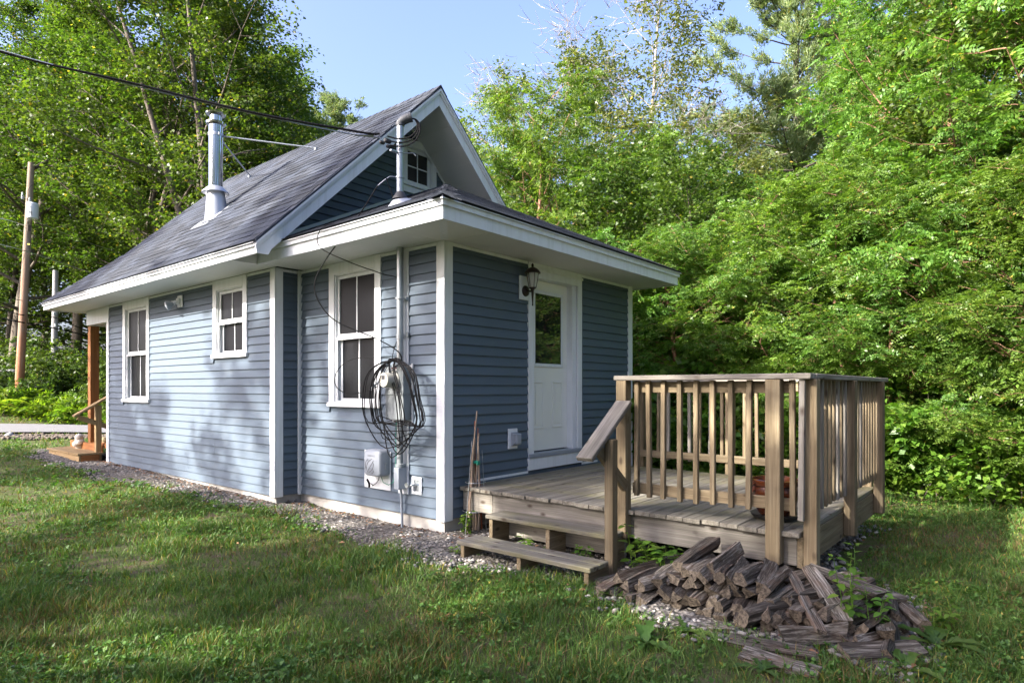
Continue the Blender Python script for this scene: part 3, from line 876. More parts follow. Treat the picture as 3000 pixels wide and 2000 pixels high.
MB().lathe([(.040, .0), (.045, .005), (.045, .02), (.040, .025)], 12, Matrix.Translation((.285, -.145, .70))).box(.255, -.21, .69, .285, -.19, .73).build('tie', M_GREENW, st)
cg = thing('plant_cage', 'wire plant support cage standing against the house around the sticks', 'plant cage', (.27, -.14, 0))
def ring(cx, cy, r, z, a0, a1, rr=.0022): return [(cx+math.cos(a)*r, cy+math.sin(a)*r, z) for a in np.linspace(a0, a1, 28)]
for r, z, a0, a1 in ((.125, .24, .3, 6.1), (.10, .52, .6, 6.2)):
    MB().tube(ring(.26, -.17, r, z, a0, a1), .0024, 6).build('ring', M_GALV, cg)
for a, b in (((.06, -.22, .0), (.21, -.17, .93)), ((.335, -.25, .0), (.335, -.19, .83)), ((.36, -.06, .0), (.33, -.10, .85))):
    MB().tube([a, b], .0024, 6).build('leg', M_GALV, cg)

# ------------------------------------------------------------------ electric service
N = Vector((-1, 0, 0))
bk = MB().cbox(-.030, .50, .36, -.016, .655, ZF-.002, .002).build('mounting_board', M_WHT)
tag(bk, 'tall white mounting strip running up the wall behind the electric conduit', 'board')
mast = thing('service_mast', 'galvanised conduit mast rising from the meter box through the low roof', 'conduit', (-.085, .56, 1.67))
MB().tube([(-.085, .56, 1.665), (-.085, .56, 4.17)], .036, 20).build('conduit', M_GALV, mast, True)
MB().lathe([(.036, 0), (.042, .002), (.042, .05), (.036, .052)], 20, Matrix.Translation((-.085, .56, 1.95))).build('coupling', M_GALV, mast, True)
MB().lathe([(.037, 0), (.052, .004), (.052, .02), (.037, .024)], 20, Matrix.Translation((-.085, .56, 2.35))).cbox(-.06, .50, 2.345, -.02, .52, 2.38).build('strap', M_GALV, mast, True)
MB().cbox(-.05, .485, 1.97, -.016, .515, 2.02).build('strap', M_GALV, mast)
# roof boot
MB().lathe([(.037, 3.45), (.042, 3.445), (.078, 3.385), (.082, 3.372), (.037, 3.372)], 20, Matrix.Translation((-.085, .56, 0))).build('rubber_boot', M_RUBBER, mast, True)
bt = MB(); n = 28; V = []
zc = lambda x: 3.06+ES*(x-EE)
for i in range(n):
    q = 2*math.pi*i/n
    V += [(-.085+math.cos(q)*.08, .56+math.sin(q)*.08, 3.375+.02*math.cos(q)), (-.085+math.cos(q)*.125, .56+math.sin(q)*.12, zc(-.085+math.cos(q)*.125)+.012)]
bt.add(V, [(2*i, 2*((i+1) % n), 2*((i+1) % n)+1, 2*i+1) for i in range(n)]); bt.build('flashing_cone', M_ALU, mast, True)
# weatherhead: a hooded elbow facing away from the wall
wh = MB(); pts = []; rad = []
hd = Vector((.62, -.78, 0))
for k in range(9):
    a = k/8*R_(62)
    pts.append(Vector((-.085, .56, 4.15)) + Vector((0, 0, 1))*(.075*math.sin(a)) + hd*(.13*(1-math.cos(a)) + .05*k/8)); rad.append(.042+.008*k/8)
wh.tube(pts, rad, 16)
wh.lathe([(.036, 4.12), (.045, 4.125), (.045, 4.15), (.042, 4.16)], 20, Matrix.Translation((-.085, .56, 0)))
wh.build('weatherhead', M_HOOD, mast, True)
MB().lathe([(.037, 3.84), (.043, 3.842), (.043, 3.862), (.037, 3.865)], 20, Matrix.Translation((-.085, .56, 0))).cbox(-.21, .545, 3.835, -.12, .575, 3.855).tube([(-.05, .54, 3.85), (.02, .48, 3.86), (.04, .46, 3.83)], .006, 6).build('cable_clamp', M_GALV, mast, True)
MB().lathe([(.037, 3.585), (.044, 3.587), (.044, 3.605), (.037, 3.607)], 20, Matrix.Translation((-.085, .56, .42 - .42+.0))).tube([(-.12, .58, 3.60), (-.17, .62, 3.60), (-.20, .65, 3.57), (-.26, .70, 3.50)], .005, 6).build('cable_clamp', M_GALV, mast, True)
# heavy loops at the weatherhead
tips = Vector((-.085, .56, 4.20)) + hd*.11
con = Vector((-.22, .60, 3.955))
for k in range(3):
    e = Vector((-.20, .62-.02*k, 4.0-.05*k))
    mid = tips + Vector((.09+.02*k, -.12, -.12))
    P = []
    for t in np.linspace(0, 1, 14):
        b0 = tips; b1 = tips + hd*(.12+.02*k) + Vector((0, 0, .02)); b2 = tips + hd*(.10+.02*k) + Vector((0, 0, -.30-.03*k)); b3 = e
        P.append(b0*(1-t)**3 + b1*3*t*(1-t)**2 + b2*3*t*t*(1-t) + b3*t**3)
    MB().tube(P, .0075, 8).build('loop', M_BLACK, mast, True)
MB().cbox(-.25, .585, 3.925, -.17, .625, 3.965, .008).cbox(-.23, .58, 3.875, -.15, .615, 3.905, .008).cbox(-.30, .60, 3.90, -.24, .635, 3.93, .008).build('connector', M_RUBBER, mast)

# meter box with round meter
mt = thing('electric_meter', 'grey electric meter box with a round meter on the house wall', 'electric meter', (-.02, .60, 1.12))
MB().cbox(-.018, .445, 1.09, -.016, .77, 1.70, .001).box(-.03, .432, 1.09, -.0165, .446, 1.70).build('backplate', M_WHT, mt)
MB().cbox(-.13, .462, 1.385, -.0185, .745, 1.665, .004).build('upper_cover', M_GPNT, mt)
MB().cbox(-.126, .462, 1.125, -.0185, .745, 1.382, .004).build('lower_cover', M_GPNT, mt)
MB().cbox(-.138, .458, 1.376, -.1265, .749, 1.40, .003).build('seam', M_GPNT, mt)
MB().cbox(-.11, .53, 1.6655, -.05, .66, 1.70, .006).build('hub', M_GPNT, mt)
Mm = Matrix(((0, 0, -1, -.13), (1, 0, 0, .60), (0, 1, 0, 1.53), (0, 0, 0, 1)))
MB().lathe([(.0, .0), (.090, .0), (.090, .012), (.078, .02), (.075, .13), (.070, .14), (.0, .141)], 40, Mm).build('meter', M_BEIGE, mt, True)
MB().box(-.273, .575, 1.535, -.2715, .625, 1.575).build('display', M_PRINT, mt)
MB().cbox(-.276, .555, 1.495, -.2716, .645, 1.500, .001).cbox(-.276, .565, 1.48, -.2716, .635, 1.484, .001).cbox(-.276, .598, 1.485, -.2716, .602, 1.52, .001).build('dial', M_GPLA, mt)
MB().box(-.1312, .56, 1.625, -.1305, .64, 1.655).build('sticker', M_PAPER, mt)
MB().box(-.1318, .56, 1.648, -.1313, .592, 1.655).box(-.1318, .608, 1.648, -.1313, .64, 1.655).build('red_bar', M_RED, mt)
MB().box(-.1318, .597, 1.628, -.1313, .603, 1.645).build('print', M_PRINT, mt)
MB().tube([(-.085, .56, 1.12), (-.085, .56, .665)], .033, 18).lathe([(.034, .64), (.046, .645), (.046, .675), (.034, .68)], 18, Matrix.Translation((-.085, .56, 0))).build('lower_conduit', M_GPNT, mt, True)

jb = thing('junction_box', 'narrow grey junction box under the meter conduit with a thin pipe to the ground', 'junction box', (-.08, .56, .42))
MB().cbox(-.14, .518, .42, -.0305, .595, .64, .004).build('box_body', M_GPLA, jb)
MB().tube([(-.07, .567, .42), (-.06, .567, .30), (-.05, .567, -.05)], .014, 12).build('pipe', M_GPLA, jb, True)

tb = thing('telecom_box', 'rounded grey cable box on a white plate below the ell window', 'cable box', (-.05, .93, .52))
MB().cbox(-.026, .785, .368, -.0165, 1.228, .775, .002).build('mounting_plate', M_WHT, tb)
def rbox(m, x0, x1, y0, y1, z0, z1, r, ch):
    pts = []
    for cx, cy, a0 in ((y1-r, z1-r, 0), (y0+r, z1-r, 90), (y0+r, z0+r, 180), (y1-r, z0+r, 270)):
        for k in range(6):
            a = R_(a0 + 90*k/5); pts.append((cx+r*math.cos(a), cy+r*math.sin(a)))
    cy_, cz_ = (y0+y1)/2, (z0+z1)/2
    n = len(pts); V = []
    for x, s_ in ((x0, 1), (x1+ch, 1), (x1+ch*.3, .955), (x1, .88)):
        V += [(x, cy_+(p[0]-cy_)*s_, cz_+(p[1]-cz_)*s_) for p in pts]
    F = [(j*n+i, j*n+(i+1) % n, (j+1)*n+(i+1) % n, (j+1)*n+i) for j in range(3) for i in range(n)] + [tuple(range(3*n, 4*n))]
    m.add(V, F)
bx = MB(); rbox(bx, -.0265, -.155, .795, 1.075, .52, .80, .045, .03); bx.build('box_cover', M_GPLA, tb, True)
lg = MB()
for (a0, b0, a1, b1, bow) in ((1.035, .60, .99, .70, .02), (1.025, .575, .93, .705, .025), (1.01, .56, .90, .69, 0), (.98, .56, .90, .66, -.02), (.94, .55, .905, .585, -.012)):
    P = []
    for t in np.linspace(0, 1, 7):
        P.append((-.157, a0+(a1-a0)*t+bow*math.sin(math.pi*t), b0+(b1-b0)*t+bow*.6*math.sin(math.pi*t)))
    lg.tube(P, .0022, 5)
lg.build('cover_groove', M_PRINT, tb)
def text(txt, size, M, mat, parent, depth=.0006, name='lettering'):
    cu = bpy.data.curves.new('lettering_curve', 'FONT'); cu.body = txt; cu.size = size; cu.extrude = depth; cu.align_x = 'CENTER'; cu.align_y = 'CENTER'; cu.resolution_u = 2
    to = bpy.data.objects.new('tmp', cu); COL.objects.link(to)
    dg = bpy.context.evaluated_depsgraph_get()
    me = bpy.data.meshes.new_from_object(to.evaluated_get(dg)); me.materials.clear(); me.materials.append(mat)
    bpy.data.objects.remove(to)
    o = bpy.data.objects.new(name, me); return link(o, parent, M)
text('COMCAST', .03, Matrix(((0, 0, -1, -.1565), (-1, 0, 0, .945), (0, 1, 0, .735), (0, 0, 0, 1))), M_GPNT, tb)
MB().cbox(-.10, .782, .655, -.07, .794, .667, .002).cbox(-.095, .784, .60, -.08, .793, .65, .003).build('latch', M_GALV, tb)
MB().tube([(-.06, .93, .53), (-.05, .95, .47), (-.045, 1.0, .43), (-.04, 1.06, .40), (-.04, 1.10, .42)], .004, 6).tube([(-.08, 1.11, .47), (-.06, 1.10, .42), (-.055, 1.105, .38)], .012, 6).build('stub_cable', M_BLACK, tb, True)
gw = MB().tube([(-.05, .92, .53), (-.045, .88, .45), (-.04, .80, .43), (-.05, .71, .47), (-.06, .665, .58), (-.06, .655, .75), (-.06, .66, .95), (-.07, .64, 1.06), (-.08, .62, 1.12)], .0035, 6).build('ground_wire', M_GREENW, None, True)
tag(gw, 'thin green ground wire looping from the grey cable box up to the meter', 'wire')
fb = thing('hose_bib', 'white recessed tap frame beside the electric conduit near the corner', 'tap', (-.02, .37, .37))
f = MB()
for q in ((.30, .375, .447, .405), (.30, .52, .447, .552)): f.cbox(-.03, q[0], q[1], -.0165, q[2], q[3], .003)
for q in ((.30, .4055, .335, .5195), (.412, .4055, .447, .5195)): f.cbox(-.03, q[0], q[1], -.0165, q[2], q[3], .003)
f.build('frame', M_WHT, fb)
MB().box(-.019, .335, .405, -.017, .412, .52).build('recess', M_GPNT, fb)
MB().tube([(-.018, .385, .47), (-.07, .40, .47), (-.085, .42, .455)], .011, 10).build('spout', M_GALV, fb, True)
Mh = Matrix(((0, 0, -1, -.095), (1, 0, 0, .435), (0, 1, 0, .47), (0, 0, 0, 1)))
MB().lathe([(.006, -.02), (.006, .0), (.026, .002), (.030, .008), (.026, .014), (.0, .012)], 10, Mh).build('handle', M_GALV, fb, True)

# ---- coil of black cable hung over the meter
rc = random.Random(8)
coil = thing('cable_coil', 'tangled coil of black cable hanging over the electric meter', 'cable', (-.2, .5, 1.75))
top = Vector((-.19, .55, 1.745))
for k in range(13):
    lo = rc.uniform(.72, 1.2); ya = rc.uniform(.66, .92); yb = rc.uniform(.08, .50); low_y = rc.uniform(.30, .86)
    dx = rc.uniform(-.10, .05)
    P = []
    ctrl = [top+Vector((rc.uniform(-.02, .02), rc.uniform(-.05, .05), rc.uniform(-.03, .01))), Vector((-.21+dx*.5, ya-.06, 1.62)), Vector((-.20+dx, ya, 1.38)), Vector((-.18+dx, ya-.03, 1.1)),
            Vector((-.15, low_y, lo)), Vector((-.17+dx*.3, yb, 1.08)), Vector((-.19+dx*.3, yb+.02, 1.36)), Vector((-.20, yb+.13, 1.62))]
    n = len(ctrl)
    for i in range(n):
        p0, p1, p2, p3 = (ctrl[(i+j-1) % n] for j in range(4))
        for t in (0, .25, .5, .75):
            P.append(.5*((2*p1)+(-p0+p2)*t+(2*p0-5*p1+4*p2-p3)*t*t+(-p0+3*p1-3*p2+p3)*t**3))
    P.append(P[0])
    MB().tube(P, rc.choice([.0044, .0050, .0060]), 6, False).build('loop', M_BLACK, coil, True)
lp = [(-.19, .56, 1.745), (-.22, .80, 1.76), (-.24, 1.15, 1.755), (-.25, 1.38, 1.66), (-.25, 1.46, 1.52), (-.24, 1.36, 1.42), (-.23, 1.15, 1.39), (-.22, .90, 1.42), (-.21, .78, 1.46)]
def smooth(pts, k=6):
    pts = [Vector(p) for p in pts]; q = [pts[0]] + pts + [pts[-1]]; out = []
    for i in range(1, len(q)-2):
        for j in range(k):
            t = j/k; p0, p1, p2, p3 = q[i-1], q[i], q[i+1], q[i+2]
            out.append(.5*((2*p1)+(-p0+p2)*t+(2*p0-5*p1+4*p2-p3)*t*t+(-p0+3*p1-3*p2+p3)*t**3))
    return out + [pts[-1]]
MB().tube(smooth(lp), .0045, 6).build('loop', M_BLACK, coil, True)
MB().tube([(-.22, .87, 1.43), (-.235, .74, 1.50), (-.23, .68, 1.53)], .012, 8).build('splice', M_GPLA, coil, True)
MB().tube(smooth([(-.085, .57, 2.0), (-.13, .60, 1.85), (-.19, .56, 1.74)]), .004, 6).build('loop', M_BLACK, coil, True)
# drop cables
c1 = MB().tube(smooth([(-.26, .70, 3.50), (-.40, .88, 3.15), (-.60, 1.10, 2.75), (-.68, 1.18, 2.45), (-.55, 1.05, 2.15), (-.28, .70, 1.95), (-.17, .50, 1.82), (-.16, .45, 1.72), (-.19, .52, 1.66)], 8), .006, 6).build('drop_cable', M_BLACK, None, True)
tag(c1, 'long black cable swinging out from the mast clamp down to the meter coil', 'cable')
c2 = MB().tube(smooth([(-.20, .64, 3.58), (-.15, .60, 3.40), (-.11, .60, 3.20), (-.30, .78, 3.12), (-.58, 1.02, 3.10), (-.665, 1.12, 3.02), (-.66, 1.10, 2.86), (-.45, .90, 2.72), (-.20, .72, 2.62), (-.03, .62, 2.55), (-.03, .60, 2.2)], 8), .005, 6).build('drop_cable', M_BLACK, None, True)
tag(c2, 'shorter black cable looping over the eave edge from the mast foot to the wall', 'cable')

# ------------------------------------------------------------------ wall lantern, outlet, floodlight
ln = thing('wall_lantern', 'bronze coach lantern on a white block beside the back door', 'lantern', (1.21, -.02, 2.5))
MB().cbox(1.125, -.034, 2.435, 1.289, -.0165, 2.70, .004).build('mounting_block', M_WHT, ln)
Mw = Matrix(((1, 0, 0, 1.225), (0, 0, -1, -.034), (0, 1, 0, 2.535), (0, 0, 0, 1)))
MB().lathe([(.0, 0), (.062, 0), (.058, .012), (.03, .022), (.018, .03), (.0, .03)], 28, Mw).tube([(1.225, -.06, 2.535), (1.225, -.11, 2.525), (1.225, -.135, 2.55)], .011, 10).build('backplate', M_BRONZE, ln, True)
L0 = Matrix.Translation((1.225, -.135, 2.55))
MB().lathe([(.0, -.19), (.008, -.185), (.006, -.16), (.016, -.02), (.026, .0), (.038, .005), (.042, .015), (.0, .016)], 16, L0).build('finial', M_BRONZE, ln, True)
MB().lathe([(.040, .016), (.068, .175), (.066, .175), (.038, .018)], 6, L0).build('glass', M_LGLASS, ln)
fr = MB()
for k in range(6):
    q = 2*math.pi*k/6
    fr.tube([(1.225+.041*math.cos(q), -.135+.041*math.sin(q), 2.566), (1.225+.069*math.cos(q), -.135+.069*math.sin(q), 2.725)], .0042, 6)
fr.build('cage', M_BRONZE, ln)
MB().lathe([(.090, .172), (.088, .182), (.072, .205), (.05, .225), (.03, .235), (.014, .24), (.012, .255), (.016, .262), (.004, .285), (.0, .286)], 24, L0).build('roof_cap', M_BRONZE, ln, True)
MB().lathe([(.0, .02), (.013, .02), (.013, .09), (.0, .092)], 12, L0).build('candle', M_BEIGE, ln, True)

ol = thing('outdoor_outlet', 'grey covered outlet on a white block low on the wall by the door', 'outlet', (1.03, -.02, .9))
MB().cbox(.935, -.030, .785, 1.09, -.0165, 1.005, .003).build('mounting_block', M_WHT, ol)
MB().cbox(.985, -.105, .83, 1.075, -.0305, .955, .012).build('cover', M_GPLA, ol)
MB().cbox(.975, -.055, .82, 1.08, -.0308, .965, .004).build('cover_rim', M_GPLA, ol)

fd = thing('floodlight', 'twin floodlight with glass bulbs high on the long wall', 'floodlight', (XM-.02, 5.12, 2.7))
MB().cbox(XM-.035, 5.03, 2.62, XM-.0165, 5.19, 2.79, .004).cbox(XM-.07, 5.07, 2.66, XM-.0355, 5.15, 2.75, .006).build('mounting_block', M_WHT, fd)
for (dx, dy, dz, py) in ((-.35, .85, -.25, 5.15), (-.75, .3, -.45, 5.10)):
    d = Vector((dx, dy, dz)).normalized(); a = d.orthogonal().normalized(); b_ = d.cross(a)
    p = Vector((XM-.07, py, 2.70))
    Mb = Matrix(((a.x, b_.x, d.x, p.x), (a.y, b_.y, d.y, p.y), (a.z, b_.z, d.z, p.z), (0, 0, 0, 1)))
    MB().lathe([(.0, .0), (.022, .0), (.024, .04), (.03, .06), (.0, .06)], 16, Mb).build('socket', M_WHT, fd, True)
    MB().lathe([(.025, .06), (.035, .09), (.056, .13), (.060, .15), (.05, .165), (.0, .175)], 20, Mb).build('bulb', M_GPLA, fd, True)

# ------------------------------------------------------------------ things on the far porch
pj = MB().lathe([(.0, 0), (.05, 0), (.055, .01), (.055, .09), (.045, .10), (.0, .10)], 20).build('candle_jar', m_plain('cream_jar', (.62, .55, .33), .4), None, True, Matrix.Translation((-.17, 8.75, .455)))
tag(pj, 'small cream jar standing on the far porch edge by the post', 'jar')
pr = random.Random(2)
qk = MB(); 
for i in range(5): qk.lathe([(.0, 0), (.06, .0), (.075, .03), (.07, .07), (.04, .10), (.0, .11)], 9, Matrix.Translation((-.36+pr.uniform(-.03, .03), 9.55+pr.uniform(-.07, .07), .30+.045*i)) @ Matrix.Rotation(pr.random()*6, 4, 'Z'))
q = qk.build('stone_ornament', m_plain('pale_quartz', (.62, .58, .52), .7, var=.3, scale=12), None, True)
tag(q, 'lumpy pale stone ornament on the lower porch step', 'ornament')
M_LOGEND = m_plain('log_end', (.36, .25, .16), .85, var=.3, scale=30)
cnt = 0
for r_ in range(6):
    for c_ in range(3):
        x = .02+.15*c_+.07*(r_ % 2); z = .53+.13*r_; rad = pr.uniform(.055, .07); y0 = 8.30
        lo = MB(); lo.mi = 0
        n = 12; V = [(x+rad*math.cos(2*math.pi*i/n)*pr.uniform(.88, 1.05), yy, z+rad*math.sin(2*math.pi*i/n)*pr.uniform(.88, 1.05)) for yy in (8.62, 8.98) for i in range(n)]
        lo.add(V, [(i, (i+1) % n, n+(i+1) % n, n+i) for i in range(n)]); lo.mi = 1; lo.add(V, [tuple(range(n))[::-1], tuple(range(n, 2*n))])
        o = lo.build('stacked_log', [M_LBARK, M_LOGEND])
        tag(o, 'round porch log, %s row from floor, %s' % (('lowest', 'second', 'third', 'fourth', 'fifth', 'highest')[r_], ('outermost', 'middle', 'innermost')[c_]), 'log', 'round logs stacked on the far porch')
# ------------------------------------------------------------------ terrain
def vnoise(x, y, s, seed=0):
    """smooth value noise on numpy arrays"""
    x = np.asarray(x, float)*s + seed*17.3; y = np.asarray(y, float)*s + seed*5.1
    xi = np.floor(x).astype(np.int64); yi = np.floor(y).astype(np.int64); fx = x-xi; fy = y-yi
    fx = fx*fx*(3-2*fx); fy = fy*fy*(3-2*fy)
    def h(a, b):
        n = (a*374761393 + b*668265263 + seed*1013) & 0xffffffff
        n = ((n ^ (n >> 13))*1274126177) & 0xffffffff
        return ((n ^ (n >> 16)) & 0xffff)/65535.0
    return (h(xi, yi)*(1-fx)+h(xi+1, yi)*fx)*(1-fy) + (h(xi, yi+1)*(1-fx)+h(xi+1, yi+1)*fx)*fy
def road_y(x): return 17.7 - .50*np.asarray(x, float)          # centre line of the road
def gz(x, y, fine=True):
    x = np.asarray(x, float); y = np.asarray(y, float)
    z = .018*np.clip(y-.5, 0, 22)
    d = (y - road_y(x))*.894
    z = z - .07*np.clip((x-.5), 0, 6)*np.clip((y-10)/5, 0, 1)*.6
    bank = np.clip(d-1.7, 0, 60)
    z = z + .42*(1-np.exp(-bank/3.0)) + .075*np.clip(bank-1, 0, 60)
    # the right side of the lot rises slowly into the woods
    s = np.clip(x-9, 0, 60); z = z + .04*s*(y < 30)
    if fine:
        z = z + (vnoise(x, y, .9, 3)-.5)*.05*np.clip(np.hypot(x+1, y+3)/3-.3, 0, 1) + (vnoise(x, y, 5, 4)-.5)*.012
    return z
def gz1(x, y): return float(gz(np.array([x]), np.array([y]))[0])
def at(px, F):
    """world x, y of the point F metres deep under picture column px (of 3000)"""
    p = CAM + FW*F + RW*(F*(px-1500)/1850.0)
    return p.x, p.y

def axis(lo, hi, c, fine, n):
    a = [c]; s = fine
    while a[-1] < hi: a.append(a[-1]+s); s = s*1.0 if abs(a[-1]-c) < n else s*1.09
    b = [c]; s = fine
    while b[-1] > lo: b.append(b[-1]-s); s = s*1.0 if abs(b[-1]-c) < n else s*1.09
    return np.array(sorted(set(b+a)))
gx = axis(-260, 420, -.5, .09, 6); gy = axis(-200, 460, -.5, .09, 6)
X, Y = np.meshgrid(gx, gy, indexing='ij'); Z = gz(X, Y)
nx, ny = len(gx), len(gy)
V = np.stack([X.ravel(), Y.ravel(), Z.ravel()], 1)
ii, jj = np.meshgrid(np.arange(nx-1), np.arange(ny-1), indexing='ij'); a = (ii*ny+jj).ravel()
F4 = np.stack([a, a+ny, a+ny+1, a+1], 1)

def m_ground():
    g = NG('lawn_soil'); v = g.coord()
    n1 = g.noise(v, .55, 5, .6); n2 = g.noise(v, 7, 5, .7); n3 = g.noise(v, 70, 4, .75); n4 = g.noise(v, 2.1, 4)
    soil = g.ramp(n3, [(.3, (.045, .034, .022)), (.55, (.12, .090, .060)), (.75, (.22, .175, .125))])
    moss = g.ramp(n3, [(.3, (.035, .052, .014)), (.6, (.085, .115, .026)), (.8, (.15, .17, .05))])
    far = g.ramp(g.noise(v, 25, 4, .75), [(.3, (.025, .045, .012)), (.6, (.065, .10, .022)), (.8, (.13, .16, .045))])
    c = g.mix(g.ramp(n2, [(.38, 0), (.58, 1)]), soil, moss)
    c = g.mix(g.ramp(n4, [(.45, 0), (.7, .8)]), c, far)
    g.bsdf(c, .95, 0, .15, g.bump(n3, .8, .02)); return g.m
M_GRD = m_ground()
go = link(bpy.data.objects.new('ground', npmesh('ground', V, F4, M_GRD, smooth=True)))
tag(go, 'patchy lawn soil and moss of the lot round the house', kind='structure')

# road ribbon
def m_road():
    g = NG('asphalt'); v = g.coord(); n = g.noise(v, 60, 4, .8); n2 = g.noise(v, .6, 4)
    c = g.ramp(n, [(.3, (.10, .10, .105)), (.7, (.24, .24, .25))])
    c = g.mix(g.ramp(n2, [(.4, 0), (.7, .4)]), c, (.13, .13, .135)); g.bsdf(c, .85, 0, .3, g.bump(n, .4, .004)); return g.m
M_ROAD = m_road()
rx = np.linspace(-40, 30, 90); V = []
for x in rx:
    for k, w_ in enumerate(np.linspace(-1.75, 1.75, 5)):
        px_, py_ = x + w_*.447, road_y(x) + w_*.894
        V.append((px_, py_, 0))
V = np.array(V); V[:, 2] = gz(V[:, 0], V[:, 1], False) + .05 + .02*(1-(np.tile(np.linspace(-1, 1, 5), 90))**2)
F4 = np.array([[i*5+j, (i+1)*5+j, (i+1)*5+j+1, i*5+j+1] for i in range(89) for j in range(4)])
o = link(bpy.data.objects.new('road', npmesh('road', V, F4, M_ROAD, smooth=True)))
tag(o, 'narrow grey asphalt road passing behind the far end of the house', kind='structure')

# gravel bed: along the walls, under the steps and deck, round the woodpile
def gravel_edge(y):
    """outer x of the strip, for a given y"""
    y = np.asarray(y, float)
    e = np.interp(y, [-4.6, -3.8, -3.0, -2.2, -1.1, 0, 1.4, 3.2, 5.1, 6.5, 8, 10, 11.5], [-.1, -.55, -.75, -.75, -.74, -.58, -.56, -.64, -.84, -.98, -1.05, -.95, -.6])
    return e + (vnoise(y*1.0, y*0, 3.1, 7)-.5)*.25
def in_house(x, y, m=0.0):
    return ((x > XM-m+.02) & (x < 3.9+m) & (y > YR-m+.02) & (y < YF+m)) | ((x > .02-m) & (x < XE+m) & (y > .02-m) & (y < YR+.1))
def gravel_d(x, y):
    """signed inside-ness of the gravel zone in metres"""
    x = np.asarray(x, float); y = np.asarray(y, float)
    inner = np.where(y > YR, XM+.3, .3)
    strip = np.minimum(np.minimum(x-gravel_edge(y), inner-x), np.minimum(y+.8, 11.2-y))
    deck_ = np.minimum(np.minimum(x+.60+(vnoise(x, y, 1.7, 9)-.5)*.5, 3.0-x), np.minimum(.1-y, y+np.interp(x, [.3, 1.0, 1.8], [4.0, 3.5, 3.2])+(vnoise(x, y, 2.1, 8)-.5)*.5))
    return np.maximum(strip, deck_)
gx2 = np.arange(-2.3, 3.4, .06); gy2 = np.arange(-4.6, 11.4, .06)
X, Y = np.meshgrid(gx2, gy2, indexing='ij'); D = gravel_d(X, Y); Z = gz(X, Y)+.006+.02*np.clip(D/.1, -2, 1)
nx, ny = len(gx2), len(gy2)
V = np.stack([X.ravel(), Y.ravel(), Z.ravel()], 1)
ii, jj = np.meshgrid(np.arange(nx-1), np.arange(ny-1), indexing='ij'); a = (ii*ny+jj).ravel()
F4 = np.stack([a, a+ny, a+ny+1, a+1], 1); keep = (D[:-1, :-1].ravel() > -.06)
def m_gbed():
    g = NG('gravel_bed'); v = g.coord()
    vo = g.n('ShaderNodeTexVoronoi'); g.l(v, vo.inputs['Vector']); vo.inputs['Scale'].default_value = 42
    sep = g.n('ShaderNodeSeparateColor'); g.l(vo.outputs['Color'], sep.inputs[0])
    c = g.ramp(sep.outputs[0], [(.1, (.035, .032, .028)), (.5, (.10, .092, .084)), (.9, (.23, .21, .185))])
    c = g.mix(g.ramp(g.noise(v, 1.8, 4), [(.45, .0), (.70, .6)]), c, (.07, .055, .04))
    g.bsdf(c, .95, 0, .2, g.bump(vo.outputs['Distance'], .8, .012)); return g.m
M_GBED = m_gbed()
o = link(bpy.data.objects.new('gravel_bed', npmesh('gravel_bed', V, F4[keep], M_GBED, smooth=True)))
tag(o, 'bed of small stones along the house foundation and under the deck', kind='structure')

# stones: a few lumpy shapes scattered by the thousand
def icos():
    t = (1+5**.5)/2
    v = np.array([(-1,t,0),(1,t,0),(-1,-t,0),(1,-t,0),(0,-1,t),(0,1,t),(0,-1,-t),(0,1,-t),(t,0,-1),(t,0,1),(-t,0,-1),(-t,0,1)], float)
    v /= np.linalg.norm(v[0])
    f = np.array([(0,11,5),(0,5,1),(0,1,7),(0,7,10),(0,10,11),(1,5,9),(5,11,4),(11,10,2),(10,7,6),(7,1,8),(3,9,4),(3,4,2),(3,2,6),(3,6,8),(3,8,9),(4,9,5),(2,4,11),(6,2,10),(8,6,7),(9,8,1)])
    return v, f
IV, IF = icos()
def scatter_stones(rng, P, size, flat=.6):
    n = len(P)
    base = IV[None]*(1+rng.uniform(-.28, .28, (n, 12, 1)))
    sc = np.stack([rng.uniform(.7, 1.3, n), rng.uniform(.6, 1.1, n), rng.uniform(.4, .8, n)*flat/.6], 1)*size[:, None]
    v = base*sc[:, None]
    a = rng.uniform(0, 6.28, n); ca, sa_ = np.cos(a), np.sin(a)
    tl = rng.uniform(-.5, .5, n); ct, st_ = np.cos(tl), np.sin(tl)
    x, y, z = v[..., 0], v[..., 1], v[..., 2]
    y, z = y*ct[:, None]-z*st_[:, None], y*st_[:, None]+z*ct[:, None]
    x, y = x*ca[:, None]-y*sa_[:, None], x*sa_[:, None]+y*ca[:, None]
    v = np.stack([x, y, z], -1)+P[:, None]
    f = (IF[None]+(np.arange(n)*12)[:, None, None]).reshape(-1, 3)
    return v.reshape(-1, 3), f
def m_stone():
    g = NG('gravel_stone'); geo = g.n('ShaderNodeNewGeometry'); r = geo.outputs['Random Per Island']; v = geo.outputs['Position']
    c = g.ramp(r, [(.0, (.06, .06, .065)), (.3, (.115, .118, .125)), (.55, (.18, .17, .16)), (.8, (.28, .26, .23)), (.97, (.48, .45, .41))])
    c = g.mix(g.math('MULTIPLY', g.noise(v, 60, 3), .5), c, (.10, .085, .07))
    g.bsdf(c, .8, 0, .3, g.bump(g.noise(v, 120, 3), .4, .003)); return g.m
M_STONE = m_stone()
rng = np.random.default_rng(4)
n = 15500
x = rng.uniform(-2.2, 3.2, n*3); y = rng.uniform(-4.5, 11.2, n*3)
F_ = (x-CAM.x)*FW.x + (y-CAM.y)*FW.y
d = gravel_d(x, y)
leafy = vnoise(x, y, 1.6, 21)
